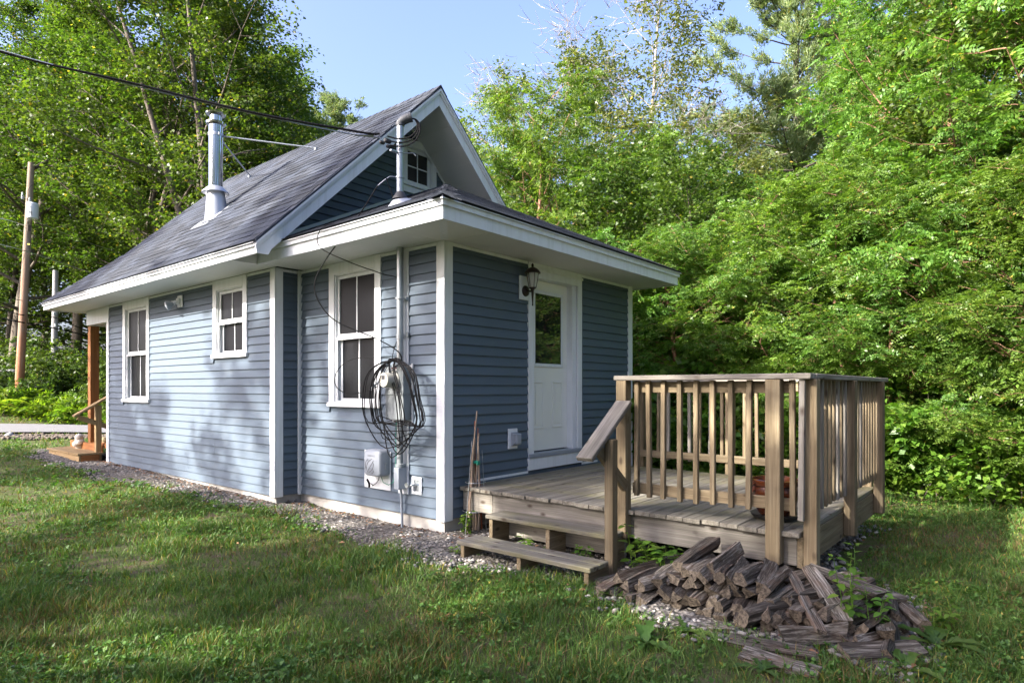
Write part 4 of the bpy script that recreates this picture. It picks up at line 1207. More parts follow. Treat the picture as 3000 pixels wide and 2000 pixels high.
keep = (d > -.05+rng.uniform(-.12, .05, n*3)) & ~in_house(x, y) & (rng.random(n*3) < np.clip(1.25-F_/14, .3, 1)) & ~((x > 1.0) & (y > -3.0)) & (leafy < .80+.15*rng.random(n*3))
x, y = x[keep][:n], y[keep][:n]
P = np.stack([x, y, gz(x, y)+.022], 1); size = rng.uniform(.010, .025, len(x))*(1+.25*(rng.random(len(x)) < .1))
v, f = scatter_stones(rng, P, size)
o = link(bpy.data.objects.new('gravel', npmesh('gravel', v, f, M_STONE)))
tag(o, 'loose rounded grey and white gravel along the foundation and steps', 'gravel', kind='stuff')
# rubble bank beside the road
n = 5200; x = rng.uniform(-9, 2.2, n); d_ = rng.uniform(-3.6, -2.35, n)
y = road_y(x)+d_/.894
P = np.stack([x, y, gz(x, y)+.02], 1)
v, f = scatter_stones(rng, P, rng.uniform(.02, .065, n), .7)
M_RUB = m_plain('rubble_stone', (.11, .09, .07), .9, var=.6, scale=9)
o = link(bpy.data.objects.new('rubble', npmesh('rubble', v, f, M_RUB)))
tag(o, 'band of broken stone rubble along the near side of the road', 'rubble', kind='stuff')

# ------------------------------------------------------------------ grass and low weeds
def camF(x, y): return (x-CAM.x)*FW.x + (y-CAM.y)*FW.y
def wedge(rng, n, f0, f1, p=1.0):
    u = rng.random(n); F = np.sqrt(f0*f0+(f1*f1-f0*f0)*u)
    R = F*rng.uniform(-.87, .87, n)
    return CAM.x+FW.x*F+RW.x*R, CAM.y+FW.y*F+RW.y*R, F
def pile_zone(x, y): return ((x+.05)/.55)**2 + ((y+2.95)/1.05)**2 < 1
def grass_ok(rng, x, y, dens=1.0):
    n = len(x)
    g = gravel_d(x, y); k = ~in_house(x, y, .05)
    k &= (g < -.02) | (rng.random(n) < np.where(g < .16, .38, .03))
    k &= ~((x > .2) & (x < 2.7) & (y > -3.3) & (y < 0))
    k &= ~(pile_zone(x, y) & (rng.random(n) > .06))
    d = np.abs(y-road_y(x))*.894; k &= d > 1.8
    dd = (y-road_y(x))*.894; k &= ~((dd < -2.4) & (dd > -3.5) & (rng.random(n) > .12))
    m = vnoise(x, y, 1.3, 31)*.6+vnoise(x, y, 3.7, 32)*.4
    bare = np.clip((.47-m)*5, 0, .68)
    # worn, mossy patch at the left
    w_ = np.exp(-(((x+3.2)/1.5)**2+((y-4.4)/3.0)**2)); bare = np.clip(bare+.6*w_, 0, .85)
    k &= rng.random(n) > bare
    return k
def blades(rng, x, y, h, w_, seg2=True):
    n = len(x); z = gz(x, y)-.004
    a = rng.uniform(0, 6.283, n); b = rng.uniform(0, 6.283, n)
    lean = rng.uniform(.1, 1.0, n)*h
    px_, py_ = np.cos(a)*w_, np.sin(a)*w_
    lx, ly = np.cos(b)*lean, np.sin(b)*lean
    base = np.stack([x, y, z], 1)
    if seg2:
        V = np.stack([base+np.stack([px_, py_, 0*z], 1), base-np.stack([px_, py_, 0*z], 1),
                      base+np.stack([lx*.35-px_*.8, ly*.35-py_*.8, h*.6], 1), base+np.stack([lx*.35+px_*.8, ly*.35+py_*.8, h*.6], 1),
                      base+np.stack([lx-px_*.1, ly-py_*.1, h*.92], 1), base+np.stack([lx+px_*.1, ly+py_*.1, h*.92], 1)], 1)
        o = (np.arange(n)*6)[:, None]
        F = np.concatenate([o+np.array([[0, 1, 2, 3]]), o+np.array([[3, 2, 4, 5]])], 0)
        return V.reshape(-1, 3), F
    V = np.stack([base+np.stack([px_, py_, 0*z], 1), base-np.stack([px_, py_, 0*z], 1), base+np.stack([lx-px_*.15, ly-py_*.15, h*.95], 1), base+np.stack([lx+px_*.15, ly+py_*.15, h*.95], 1)], 1)
    return V.reshape(-1, 3), (np.arange(n)*4)[:, None]+np.array([[0, 1, 2, 3]])
def join(parts):
    Vs = []; Fs = []; o = 0
    for v, f in parts: Vs.append(v); Fs.append(f+o); o += len(v)
    return np.concatenate(Vs), np.concatenate(Fs)
M_GRASS = m_leaf('grass_blade', (.040, .098, .017), (.085, .175, .032), (.155, .235, .055), .30, .55, .06)
M_GRASSD = m_leaf('dry_grass_blade', (.10, .065, .022), (.17, .12, .045), (.26, .20, .09), .25, .7, 0)
parts = []; dry = []
for f0, f1, n, hh, ww in ((2.4, 4.6, 120000, (.020, .066), .0022), (4.6, 7.5, 110000, (.022, .068), .0031), (7.5, 13, 80000, (.022, .065), .0050), (13, 26, 60000, (.03, .08), .011)):
    x, y, F_ = wedge(rng, n, f0, f1); k = grass_ok(rng, x, y); x, y = x[k], y[k]
    cl = vnoise(x, y, 2.6, 40); tall = np.clip((cl-.55)*3.2, 0, 1)
    h = rng.uniform(*hh, len(x))*(.75+1.0*tall)*(1+.9*(rng.random(len(x)) < .03))
    v = blades(rng, x, y, h, ww*rng.uniform(.6, 1.4, len(x)), f1 < 8)
    dk = rng.random(len(x)) < (.08+.38*np.clip((vnoise(x, y, 1.9, 44)-.52)*4, 0, 1))
    per = v[1].shape[0]//len(x)
    fm = np.tile(dk, per) if per == 2 else dk
    parts.append((v[0], v[1], fm))
for f0, f1, n, hh in ((2.6, 5.0, 1300, .085), (5.0, 9.0, 1400, .085), (9, 16, 700, .08)):
    x, y, F_ = wedge(rng, n, f0, f1); k = grass_ok(rng, x, y); x, y = x[k], y[k]; m_ = 14
    x = np.repeat(x, m_)+rng.normal(0, .014, len(x)*m_); y = np.repeat(y, m_)+rng.normal(0, .014, len(y)*m_)
    v = blades(rng, x, y, hh*rng.uniform(.5, 1.25, len(x)), (.0021 if f1 < 6 else .0034)*rng.uniform(.7, 1.5, len(x)), True)
    dk = rng.random(len(x)) < .10; parts.append((v[0], v[1], np.tile(dk, 2)))
Vg, Fg = join([(a_, b_) for a_, b_, c_ in parts]); mi = np.concatenate([c_ for _, _, c_ in parts]).astype(np.int32)
o = link(bpy.data.objects.new('grass', npmesh('grass', Vg, Fg, [M_GRASS, M_GRASSD], mi)))
tag(o, 'uneven shaded lawn grass with dry brown patches', 'grass', kind='stuff')

def leaf_quads(P, D, N, L, W, fold=.15):
    """rhombic leaves: P base, D direction, N normal (all n,3)"""
    S = np.cross(D, N); S /= np.linalg.norm(S, axis=1, keepdims=True)+1e-9
    L = np.asarray(L)[:, None]; W = np.asarray(W)[:, None]
    a = P; b = P+D*L*.45+S*W*.5+N*W*fold; c = P+D*L-N*L*.10; d = P+D*L*.45-S*W*.5+N*W*fold
    V = np.stack([a, b, c, d], 1).reshape(-1, 3)
    return V, (np.arange(len(P))*4)[:, None]+np.array([[0, 1, 2, 3]])
def unit(v): return v/(np.linalg.norm(v, axis=1, keepdims=True)+1e-9)
# rosettes and clover: flat broad leaves close to the soil
parts = []
for f0, f1, n, s in ((2.4, 4.6, 6500, .8), (4.6, 8, 9000, .95), (8, 15, 5000, 1.7)):
    x, y, F_ = wedge(rng, n, f0, f1); k = grass_ok(rng, x, y) & (vnoise(x, y, 1.1, 51)+.15*rng.random(n) > .42); x, y = x[k], y[k]
    m_ = 5; n2 = len(x)*m_
    X2 = np.repeat(x, m_); Y2 = np.repeat(y, m_); a = rng.uniform(0, 6.28, n2)
    el = rng.uniform(.15, 1.0, n2); hgt = np.repeat(rng.uniform(0, .045, len(x)), m_)
    D = np.stack([np.cos(a)*np.cos(el), np.sin(a)*np.cos(el), np.sin(el)], 1); Nn = unit(np.stack([-np.cos(a)*np.sin(el), -np.sin(a)*np.sin(el), np.cos(el)], 1)+rng.normal(0, .2, (n2, 3)))
    L = rng.uniform(.018, .045, n2)*s; P = np.stack([X2, Y2, gz(X2, Y2)+hgt], 1)
    parts.append(leaf_quads(P, D, Nn, L, L*rng.uniform(.35, .8, n2)))
Vg, Fg = join(parts)
M_WEED = m_leaf('broad_weed_leaf', (.04, .10, .015), (.085, .18, .028), (.15, .26, .05), .3, .45, .02)
o = link(bpy.data.objects.new('clover_and_weeds', npmesh('clover_and_weeds', Vg, Fg, M_WEED)))
tag(o, 'clover and small broad weeds mixed through the lawn', 'weeds', kind='stuff')
# leaf litter along the foundation and under the pile
n = 900; y = rng.uniform(-4.3, 9, n); x = np.where(rng.random(n) < .5, np.where(y > YR, XM, 0)-np.abs(rng.normal(0, .10, n))-.03, rng.uniform(-.9, 2.5, n))
k = (gravel_d(x, y) > -.3) & ~in_house(x, y) & ((y < -.1) | (x < XM) | (y < YR) & (x < 0)); k &= (y < 0) | (x < .02); x, y = x[k], y[k]; n = len(x)
a = rng.uniform(0, 6.28, n); D = np.stack([np.cos(a), np.sin(a), rng.uniform(-.2, .3, n)], 1); D = unit(D); Nn = unit(np.stack([rng.normal(0, .4, n), rng.normal(0, .4, n), np.ones(n)], 1))
L = rng.uniform(.02, .06, n)
Vg, Fg = leaf_quads(np.stack([x, y, gz(x, y)+.042], 1), D, Nn, L, L*.5, .25)
M_LITTER = m_leaf('dead_leaf', (.10, .045, .020), (.19, .095, .045), (.30, .18, .09), .1, .8, 0)
o = link(bpy.data.objects.new('leaf_litter', npmesh('leaf_litter', Vg, Fg, M_LITTER)))
tag(o, 'dead brown leaves caught in the gravel by the foundation', 'dead leaves', kind='stuff')

x, y, F_ = wedge(rng, 1500, 2.6, 11); k = (gravel_d(x, y) < -.05) & ~in_house(x, y, .05) & ~((x > .2) & (x < 2.7) & (y > -3.3) & (y < 0)); x, y = x[k], y[k]; n = len(x)
a = rng.uniform(0, 6.28, n); D = unit(np.stack([np.cos(a), np.sin(a), rng.uniform(-.3, .5, n)], 1)); Nn = unit(np.stack([rng.normal(0, .5, n), rng.normal(0, .5, n), np.ones(n)], 1)); L = rng.uniform(.012, .045, n)
Vg, Fg = leaf_quads(np.stack([x, y, gz(x, y)+rng.uniform(.01, .045, n)], 1), D, Nn, L, L*rng.uniform(.15, .6, n), .2)
o = link(bpy.data.objects.new('lawn_litter', npmesh('lawn_litter', Vg, Fg, M_LITTER)))
tag(o, 'scraps of dead leaf and straw lying in the lawn', 'dead leaves', kind='stuff')
# ------------------------------------------------------------------ trees
def tubes_np(paths, sides):
    """paths: list of (k,3) points with (k,) radii -> one mesh"""
    Vs = []; Fs = []; o = 0
    ang = np.linspace(0, 2*np.pi, sides, endpoint=False); ca, sa_ = np.cos(ang), np.sin(ang)
    for P, r in paths:
        k = len(P); T = np.gradient(P, axis=0); T = unit(T)
        ref = np.array([0, 0, 1.0]) if abs(T[0, 2]) < .9 else np.array([1.0, 0, 0])
        A = unit(np.cross(T, ref)); B = np.cross(A, T)
        V = P[:, None]+(A[:, None]*ca[None, :, None]+B[:, None]*sa_[None, :, None])*np.asarray(r)[:, None, None]
        Vs.append(V.reshape(-1, 3))
        i = np.arange(k-1)[:, None]*sides; j = np.arange(sides)[None]; j2 = (j+1) % sides
        Fs.append(np.stack([i+j, i+j2, i+sides+j2, i+sides+j], -1).reshape(-1, 4)+o); o += k*sides
    return np.concatenate(Vs), np.concatenate(Fs)
def path(rng, p, d, L, k=5, curve_up=.3, wob=.12):
    pts = [p]; d = d/np.linalg.norm(d)
    for i in range(k):
        d = d+np.array([0, 0, curve_up/k])+rng.normal(0, wob, 3); d = d/np.linalg.norm(d)
        p = p+d*L/k; pts.append(p)
    return np.array(pts)
def dirv(az, el): return np.array([math.cos(az)*math.cos(el), math.sin(az)*math.cos(el), math.sin(el)])
def gen_tree(seed, H, r0, base, R, nl, el=(.5, 1.0), nsec=7, nter=5, lean=0, forks=1, prof=lambda t: math.sin(math.pi*min(1, .18+.82*t)**.8), up=.35, dead=0.0, terL=(.35, .8), flatten=0):
    """wood tubes by size, twig list (points, directions)"""
    rng = np.random.default_rng(seed)
    big = []; mid = []; small = []; twigs = []
    stems = []
    for s in range(forks):
        sp = .0 if forks == 1 else .16
        d = dirv(rng.uniform(0, 6.28), math.pi/2-sp-rng.uniform(0, .06)) + np.array([lean, 0, 0])
        P = path(rng, np.array([rng.normal(0, .12*(forks > 1)), rng.normal(0, .12*(forks > 1)), -.3]), d, H*rng.uniform(.93, 1.0)+.3, 12, .35 if forks > 1 else .1, .035)
        rr = r0/(forks**.5)*(1-np.linspace(0, 1, 13)**1.15*.93); rr[0] *= 1.35
        big.append((P, rr)); stems.append((P, rr))
    for i in range(nl):
        P, rr = stems[i % forks]
        t = (i+rng.random())/nl; z = base+(H-base)*t*.98
        zi = np.interp(z, P[:, 2], np.arange(len(P))); i0 = int(zi); f = zi-i0; i1 = min(i0+1, len(P)-1)
        p0 = P[i0]*(1-f)+P[i1]*f; r_ = max(.012, (rr[i0]*(1-f)+rr[i1]*f)*.45)
        L = max(.35, R*prof(t)*rng.uniform(.75, 1.1)); az = i*2.399+rng.uniform(-.5, .5); e_ = el[0]+(el[1]-el[0])*t+rng.uniform(-.15, .15)
        lp_ = path(rng, p0, dirv(az, e_), L, 6, up, .10)
        isdead = rng.random() < dead*t*1.6
        mid.append((lp_, r_*(1-np.linspace(0, 1, 7)*.85)))
        for j in range(max(2, int(nsec*(.5+.5*L/R)))):
            tt = .25+.75*(j+rng.random())/nsec if j < nsec else rng.uniform(.3, 1)
            tt = min(tt, 1); k = tt*6; k0 = min(int(k), 5); q = lp_[k0]*(1-(k-k0))+lp_[k0+1]*(k-k0)
            dd = lp_[k0+1]-lp_[k0]; a0 = math.atan2(dd[1], dd[0]); side = 1 if j % 2 else -1
            L2 = L*rng.uniform(.28, .5)*(1.15-.5*tt)
            sp = path(rng, q, dirv(a0+side*rng.uniform(.5, 1.2), rng.uniform(-.1, .7)), L2, 4, .2, .16)
            small.append((sp, r_*.32*(1-np.linspace(0, 1, 5)*.8)))
            for m_ in range(nter):
                k0 = rng.integers(1, 5); q = sp[k0]; dd = sp[k0]-sp[k0-1]; a0 = math.atan2(dd[1], dd[0])
                L3 = rng.uniform(*terL)
                dv = dirv(a0+rng.uniform(-1.3, 1.3), rng.uniform(-.35, .7)*(1-flatten))
                if isdead or m_ < 1:
                    tp = path(rng, q, dv, L3, 2, .15, .15); small.append((tp, np.array([.010, .006, .003])*(1.0 if isdead else .7)))
                if not isdead: twigs.append((q, dv*L3))
    for P, rr in stems:
        for m_ in range(14): twigs.append((P[-1]-np.array([0, 0, rng.uniform(0, 1.2)]), dirv(rng.uniform(0, 6.28), rng.uniform(0, 1.2))*rng.uniform(*terL)))
    T0 = np.array([a for a, b in twigs]); TD = np.array([b for a, b in twigs])
    va, fa = tubes_np(big, 9); vb, fb_ = tubes_np(mid, 5); vc, fc = tubes_np(small, 3)
    return join([(va, fa), (vb, fb_), (vc, fc)]), T0, TD, rng
def leaves_simple(rng, T0, TD, per, size, asp=.6, droop=.2, spread=.12, upn=.8):
    n = len(T0)*per
    t = rng.random(n); P = np.repeat(T0, per, 0)+np.repeat(TD, per, 0)*t[:, None]+rng.normal(0, spread, (n, 3))*np.array([1, 1, .6])
    a = rng.uniform(0, 6.28, n); D = np.stack([np.cos(a), np.sin(a), rng.normal(-droop, .35, n)], 1); D = unit(D+.5*unit(np.repeat(TD, per, 0)))
    Nn = unit(rng.normal(0, .55, (n, 3))+np.array([0, 0, upn])); L = size*rng.uniform(.65, 1.3, n)
    return leaf_quads(P, D, Nn, L, L*asp)
def leaves_frond(rng, T0, TD, per, FL=.20, pairs=6, ll=.042, lw=.02, droop=.35):
    n = len(T0)*per
    t = rng.uniform(.1, 1.05, n); P = np.repeat(T0, per, 0)+np.repeat(TD, per, 0)*t[:, None]+rng.normal(0, .02, (n, 3))
    a = rng.uniform(0, 6.28, n); D = unit(np.stack([np.cos(a), np.sin(a), rng.normal(-.05, .45, n)], 1)+.6*unit(np.repeat(TD, per, 0)))
    Nn = unit(rng.normal(0, .62, (n, 3))+np.array([0, 0, .75])); Nn = unit(Nn-D*(Nn*D).sum(1, keepdims=True)); S = np.cross(D, Nn)
    F_ = FL*rng.uniform(.7, 1.25, n)
    outP = []; outD = []; outN = []; LL = []
    for k in range(pairs):
        s = .18+.82*(k+.5)/pairs
        q = P+D*(F_*s)[:, None]-np.array([0, 0, 1.0])*(droop*F_*s*s)[:, None]
        dd = unit(D-np.array([0, 0, 1.0])*(2*droop*s))
        for sg in (-1, 1):
            outP.append(q); outD.append(unit(S*sg+dd*.35+rng.normal(0, .12, (n, 3)))); outN.append(unit(Nn+rng.normal(0, .40, (n, 3)))); LL.append(ll*(1-.25*abs(s-.5))*F_/FL)
    q = P+D*F_[:, None]*1.0-np.array([0, 0, 1.0])*(droop*F_)[:, None]
    outP.append(q); outD.append(unit(D-np.array([0, 0, 1.0])*1.2*droop)); outN.append(Nn); LL.append(np.full(n, ll))
    P = np.concatenate(outP); D = np.concatenate(outD); Nn = np.concatenate(outN); L = np.concatenate(LL)
    return leaf_quads(P, D, Nn, L, L*(lw/ll), .10)

M_LOCUST = m_leaf('locust_leaflet', (.055, .125, .020), (.102, .205, .030), (.175, .285, .055), .44, .42, .018)
M_LOCUST2 = m_leaf('locust_leaflet_blue', (.06, .145, .028), (.11, .225, .045), (.17, .29, .065), .45, .40, .006)
M_MAPLE = m_leaf('maple_leaf', (.028, .068, .011), (.062, .122, .018), (.12, .185, .028), .45, .45, .02)
M_CHERRY = m_leaf('cherry_leaf', (.06, .095, .024), (.105, .15, .036), (.18, .215, .06), .35, .35, .03)
M_FOREST = m_leaf('forest_leaf', (.028, .060, .012), (.058, .11, .020), (.11, .165, .032), .42, .5, .01)
M_BUSH = m_leaf('bush_leaf', (.05, .13, .016), (.105, .22, .028), (.18, .30, .05), .45, .4, .01)
M_PINE = m_leaf('pine_needle', (.10, .17, .075), (.18, .25, .12), (.27, .33, .17), .4, .5, .03)
M_FERN = m_leaf('fern_frond', (.05, .12, .012), (.11, .20, .02), (.20, .29, .035), .45, .5, .03)
M_BARK = m_bark('grey_bark', (.055, .045, .036), (.19, .165, .135))
M_BARKR = m_bark('reddish_locust_bark', (.16, .085, .055), (.36, .21, .14), 14)
M_BARKD = m_bark('dark_bark', (.03, .026, .022), (.10, .085, .07))
M_BARKP = m_bark('pale_bark', (.14, .125, .11), (.40, .37, .33))

PROTO = {}
def proto(key, tree, leaves, bark, leafm):
    print('PROTO', key, len(leaves[1]), len(tree[1]))
    (wv, wf), = (tree,)
    w_ = npmesh('trunk', wv, wf, bark, smooth=True); l_ = npmesh('crown', leaves[0], leaves[1], leafm)
    PROTO[key] = (w_, l_)
for i, (H, R, forks) in enumerate(((17.5, 5.0, 1), (19.5, 5.4, 2), (18, 4.6, 1))):
    tr, T0, TD, rg = gen_tree(100+i, H, .24, 5.0-i*.8, R, 34, (.25, 1.15), 8, 5, forks=forks, terL=(.5, 1.1))
    proto('maple%d' % i, tr, leaves_simple(rg, T0, TD, 44, .115, .75, .25, .14), M_BARK, M_MAPLE)
for i, (H, R) in enumerate(((7.6, 2.4), (9.0, 2.7), (6.6, 2.3))):
    tr, T0, TD, rg = gen_tree(200+i, H, .10, .5, R, 32, (.15, .9), 7, 4, forks=2 if i == 1 else 1, terL=(.25, .55), prof=lambda t: .55+.45*math.sin(math.pi*min(1, .25+.7*t)))
    proto('locust%d' % i, tr, leaves_frond(rg, T0, TD, 7, .24, 6, .062, .031), M_BARKR, M_LOCUST if i < 2 else M_LOCUST2)
for i, (H, R, dd) in enumerate(((13.0, 3.3, .5), (13.8, 3.0, .35))):
    tr, T0, TD, rg = gen_tree(300+i, H, .13, 3.0, R, 36, (.3, 1.1), 7, 4, dead=dd, terL=(.35, .8), prof=lambda t: .5+.5*math.sin(math.pi*min(1, .2+.7*t)))
    proto('cherry%d' % i, tr, leaves_simple(rg, T0, TD, 25, .135, .40, .45, .13, .5), M_BARKP, M_CHERRY)
for i, (H, R) in enumerate(((13, 3.6), (15, 4.2))):
    tr, T0, TD, rg = gen_tree(400+i, H, .17, .8, R, 40, (.0, 1.0), 7, 4, terL=(.5, 1.2), prof=lambda t: .6+.4*math.sin(math.pi*min(1, .3+.6*t)))
    proto('forest%d' % i, tr, leaves_simple(rg, T0, TD, 20, .19, .65, .2, .22), M_BARKD, M_FOREST)
for i, (H, R) in enumerate(((13, 3.6), (15, 4.2))):
    tr, T0, TD, rg = gen_tree(450+i, H, .17, .8, R, 26, (.0, 1.0), 6, 4, terL=(.3, .8), prof=lambda t: .6+.4*math.sin(math.pi*min(1, .3+.6*t)))
    proto('shade%d' % i, tr, leaves_simple(rg, T0, TD, 20, .20, .7, .2, .16), M_BARKD, M_FOREST)
# white pine: flat tiers of boughs, needles in tufts
def pine(seed, H, R, base):
    rng = np.random.default_rng(seed); big = []; mid = []; small = []; P0 = []; D0 = []
    P = path(rng, np.array([0, 0, -.3]), np.array([.03, 0, 1.0]), H+.3, 12, .1, .02); rr = .26*(1-np.linspace(0, 1, 13)*.93); big.append((P, rr))
    tiers = int((H-base)/.72)
    for t in range(tiers):
        z = base+(H-base)*t/tiers; f = t/tiers
        for b_ in range(rng.integers(4, 7)):
            az = rng.uniform(0, 6.28); L = R*(1-f)**.75*rng.uniform(.55, 1.1)+.4
            zi = np.interp(z, P[:, 2], np.arange(13)); i0 = int(zi); p0 = P[i0]+(P[min(i0+1, 12)]-P[i0])*(zi-i0)
            lp_ = path(rng, p0, dirv(az, .05+.5*f+rng.uniform(-.1, .15)), L, 6, .35, .07); mid.append((lp_, .05*(1-f*.6)*(1-np.linspace(0, 1, 7)*.85)))
            for j in range(int(6+L*3.2)):
                tt = rng.uniform(.25, 1); k = tt*6; k0 = min(int(k), 5); q = lp_[k0]+(lp_[k0+1]-lp_[k0])*(k-k0)
                sp = path(rng, q, dirv(az+rng.choice([-1, 1])*rng.uniform(.3, 1.1), rng.uniform(0, .5)), rng.uniform(.4, 1.1)*(.5+.5*L/R), 3, .35, .1)
                small.append((sp, np.array([.014, .010, .007, .004])))
                for m_ in range(5):
                    P0.append(sp[rng.integers(1, 4)]+rng.normal(0, .07, 3)); D0.append(unit((sp[3]-sp[0])[None])[0])
    P0 = np.array(P0); D0 = np.array(D0); per = 22; n = len(P0)*per
    D = unit(np.repeat(D0, per, 0)*.7+rng.normal(0, .55, (n, 3))+np.array([0, 0, .45])); Nn = unit(rng.normal(0, 1, (n, 3)))
    L = rng.uniform(.11, .22, n)
    lv = leaf_quads(np.repeat(P0, per, 0)+rng.normal(0, .05, (n, 3)), D, Nn, L, np.full(n, .030), 0)
    return join([tubes_np(big, 9), tubes_np(mid, 5), tubes_np(small, 3)]), lv
for i, a_ in enumerate(((71, 17.5, 5.3, 7.5),)):
    w_, l_ = pine(*a_); proto('pine%d' % i, w_, l_, M_BARKD, M_PINE)
# leafy bushes: arching canes with broad leaves
def bush(seed, H, R, nst, size, asp, per=9):
    rng = np.random.default_rng(seed); st_ = []; P0 = []; D0 = []
    for i in range(nst):
        az = rng.uniform(0, 6.28); p = np.array([rng.normal(0, R*.25), rng.normal(0, R*.25), -.05])
        lp_ = path(rng, p, dirv(az, rng.uniform(.9, 1.45)), H*rng.uniform(.6, 1.1), 7, -.35, .12); st_.append((lp_, .012*(1-np.linspace(0, 1, 8)*.8)))
        for k in range(2, 8):
            for m_ in range(3):
                P0.append(lp_[k]+rng.normal(0, .05, 3)); D0.append(dirv(rng.uniform(0, 6.28), rng.uniform(-.3, .5))*rng.uniform(.15, .4))
    return tubes_np(st_, 4), leaves_simple(rng, np.array(P0), np.array(D0), per, size, asp, .35, .06, 1.0)
for i, a_ in enumerate(((81, 2.0, 1.0, 26, .115, .8, 7), (82, 1.5, .9, 26, .10, .7, 7))):
    w_, l_ = bush(*a_); proto('bush%d' % i, w_, l_, M_BARKD, M_BUSH)
w_, l_ = bush(83, 2.6, 1.3, 30, .14, .7, 8); proto('under0', w_, l_, M_BARKD, M_FOREST)
rgf = np.random.default_rng(84); P0 = rgf.normal(0, .25, (16, 3)); P0[:, 2] = .1
D0 = np.array([dirv(rgf.uniform(0, 6.28), rgf.uniform(.7, 1.3)) for _ in range(16)])*.3
fl_ = leaves_frond(rgf, P0, D0, 3, .75, 12, .17, .055, .35)
PROTO['fern0'] = (None, npmesh('fronds', fl_[0], fl_[1], M_FERN))

def plant(key, name, x, y, label, cat, group=None, s=1.0, rot=None, sz=None, z=None):
    rr_ = random.Random(int(x*1000+y*77)); rot = rr_.random()*6.28 if rot is None else rot
    sz = sz or s
    M = Matrix.Translation((x, y, (gz1(x, y)-.05) if z is None else z)) @ Matrix.Rotation(rot, 4, 'Z') @ Matrix.Diagonal((s, s, sz, 1))
    root = thing(name, label, cat, group=group, M=M)
    w_, l_ = PROTO[key]
    for nm, me in (('trunk' if not name.endswith('bush') and name != 'undergrowth_shrub' else 'stem', w_), ('crown' if not name.startswith('fern') else 'fronds', l_)):
        if me is None: continue
        o = bpy.data.objects.new(nm, me); COL.objects.link(o); o.parent = root
    return root

# right-hand wall of locusts: (picture column, depth, height, prototype, what sets it apart)
ORD = ('first', 'second', 'third', 'fourth', 'fifth', 'sixth', 'seventh', 'eighth', 'ninth', 'tenth', 'eleventh', 'twelfth')
LOC = [(1440, 15.5, 6.6, 0), (1560, 14.5, 7.6, 0), (1700, 15.5, 7.2, 1), (1835, 14.5, 6.8, 0), (1965, 13.2, 6.3, 1), (2085, 12.6, 5.4, 2), (2190, 13.2, 5.5, 0), (2300, 12.2, 5.2, 1), (2430, 12.0, 5.6, 0), (2570, 11.2, 5.2, 1), (2690, 10.8, 5.9, 0), (2800, 10.4, 7.0, 1), (2900, 9.8, 8.6, 0), (2990, 9.2, 9.2, 1), (3120, 8.6, 8.5, 0),
       (1900, 11.0, 3.8, 2), (2040, 10.6, 3.6, 0), (2180, 10.3, 3.9, 2), (2320, 10.2, 4.2, 0), (2460, 9.7, 4.4, 2), (2590, 9.3, 4.2, 1), (2720, 9.0, 4.0, 2), (2850, 8.6, 4.2, 0), (2990, 8.1, 4.0, 2), (3110, 7.5, 4.0, 0)]
HP = (7.6, 9.0, 6.6)
ti = si = 0
ORD2 = ('thirteenth', 'fourteenth', 'fifteenth', 'sixteenth', 'seventeenth', 'eighteenth', 'nineteenth', 'twentieth', 'twenty-first', 'twenty-second', 'twenty-third')
for px_, F_, H_, k_ in LOC:
    x, y = at(px_, F_); s_ = H_/HP[k_]
    if H_ > 5:
        plant('locust%d' % k_, 'locust_tree', x, y, 'tall bright green locust tree, %s from the gable in the tall row behind the deck' % (ORD[ti] if ti < 12 else ('thirteenth', 'fourteenth', 'fifteenth', 'sixteenth')[ti-12]), 'tree', 'tall locust trees behind the house and deck', max(s_, .85), sz=s_); ti += 1
    else:
        plant('locust%d' % k_, 'locust_sapling', x, y, 'low leafy locust sapling at the lawn edge, %s along from the house wall' % ORD[si], 'sapling', 'young locusts along the lawn edge', max(s_, .72), sz=s_); si += 1
for i, (px_, F_, s_) in enumerate(((1930, 9.8, .95), (2020, 9.3, 1.0), (2110, 9.5, .9), (2200, 9.2, 1.0), (2290, 9.4, .95), (2380, 9.3, .9), (2560, 8.9, .9), (2680, 8.7, .8), (2800, 8.3, .8), (2920, 7.8, .8))):
    x, y = at(px_, F_)
    plant('bush%d' % (i % 2), 'broadleaf_bush', x, y, ('broad-leaved bright bush behind the deck railing, %s from the back door side' if px_ < 2450 else 'low broad-leaved bush right of the deck at the lawn edge, %s one outward') % ORD[i if px_ < 2450 else i-6], 'bush', 'broad-leaved bushes along the lawn edge', s_)
for i, (px_, F_, H_, k_, lb) in enumerate(((1520, 21, 11.3, 0, 'thin tree with bare dead twigs on top, nearest the gable'), (1650, 20, 11.8, 0, 'thin tree with a leafy top and dead twigs, second from the gable'), (1770, 22, 11.2, 1, 'slender pale-stemmed tree between the dead-topped tree and the tallest one'),
                                        (1895, 19.5, 13.6, 1, 'tallest slender pale-trunked tree with airy crown rising over the locusts'), (1990, 21, 9.8, 1, 'small airy tree leaning toward the pine'), (2150, 17, 8.6, 1, 'spindly tree in front of the big pine'))):
    x, y = at(px_, F_); plant('cherry%d' % k_, 'cherry_tree', x, y, lb, 'tree', 'airy trees behind the locusts', .95, sz=H_/(13.0, 13.8)[k_])
for i, (px_, F_, s_, lb, r_) in enumerate(((2350, 23, 1.0, 'big white pine with drooping tiers left of the tall locusts', .4), (2740, 25, 1.12, 'second white pine half hidden behind the tall locusts', 2.0), (1005, 40, 1.02, 'distant pine whose tip shows between the maple and the roof', 1.0))):
    x, y = at(px_, F_); plant('pine0', 'pine_tree', x, y, lb, 'tree', None, s_, rot=r_)
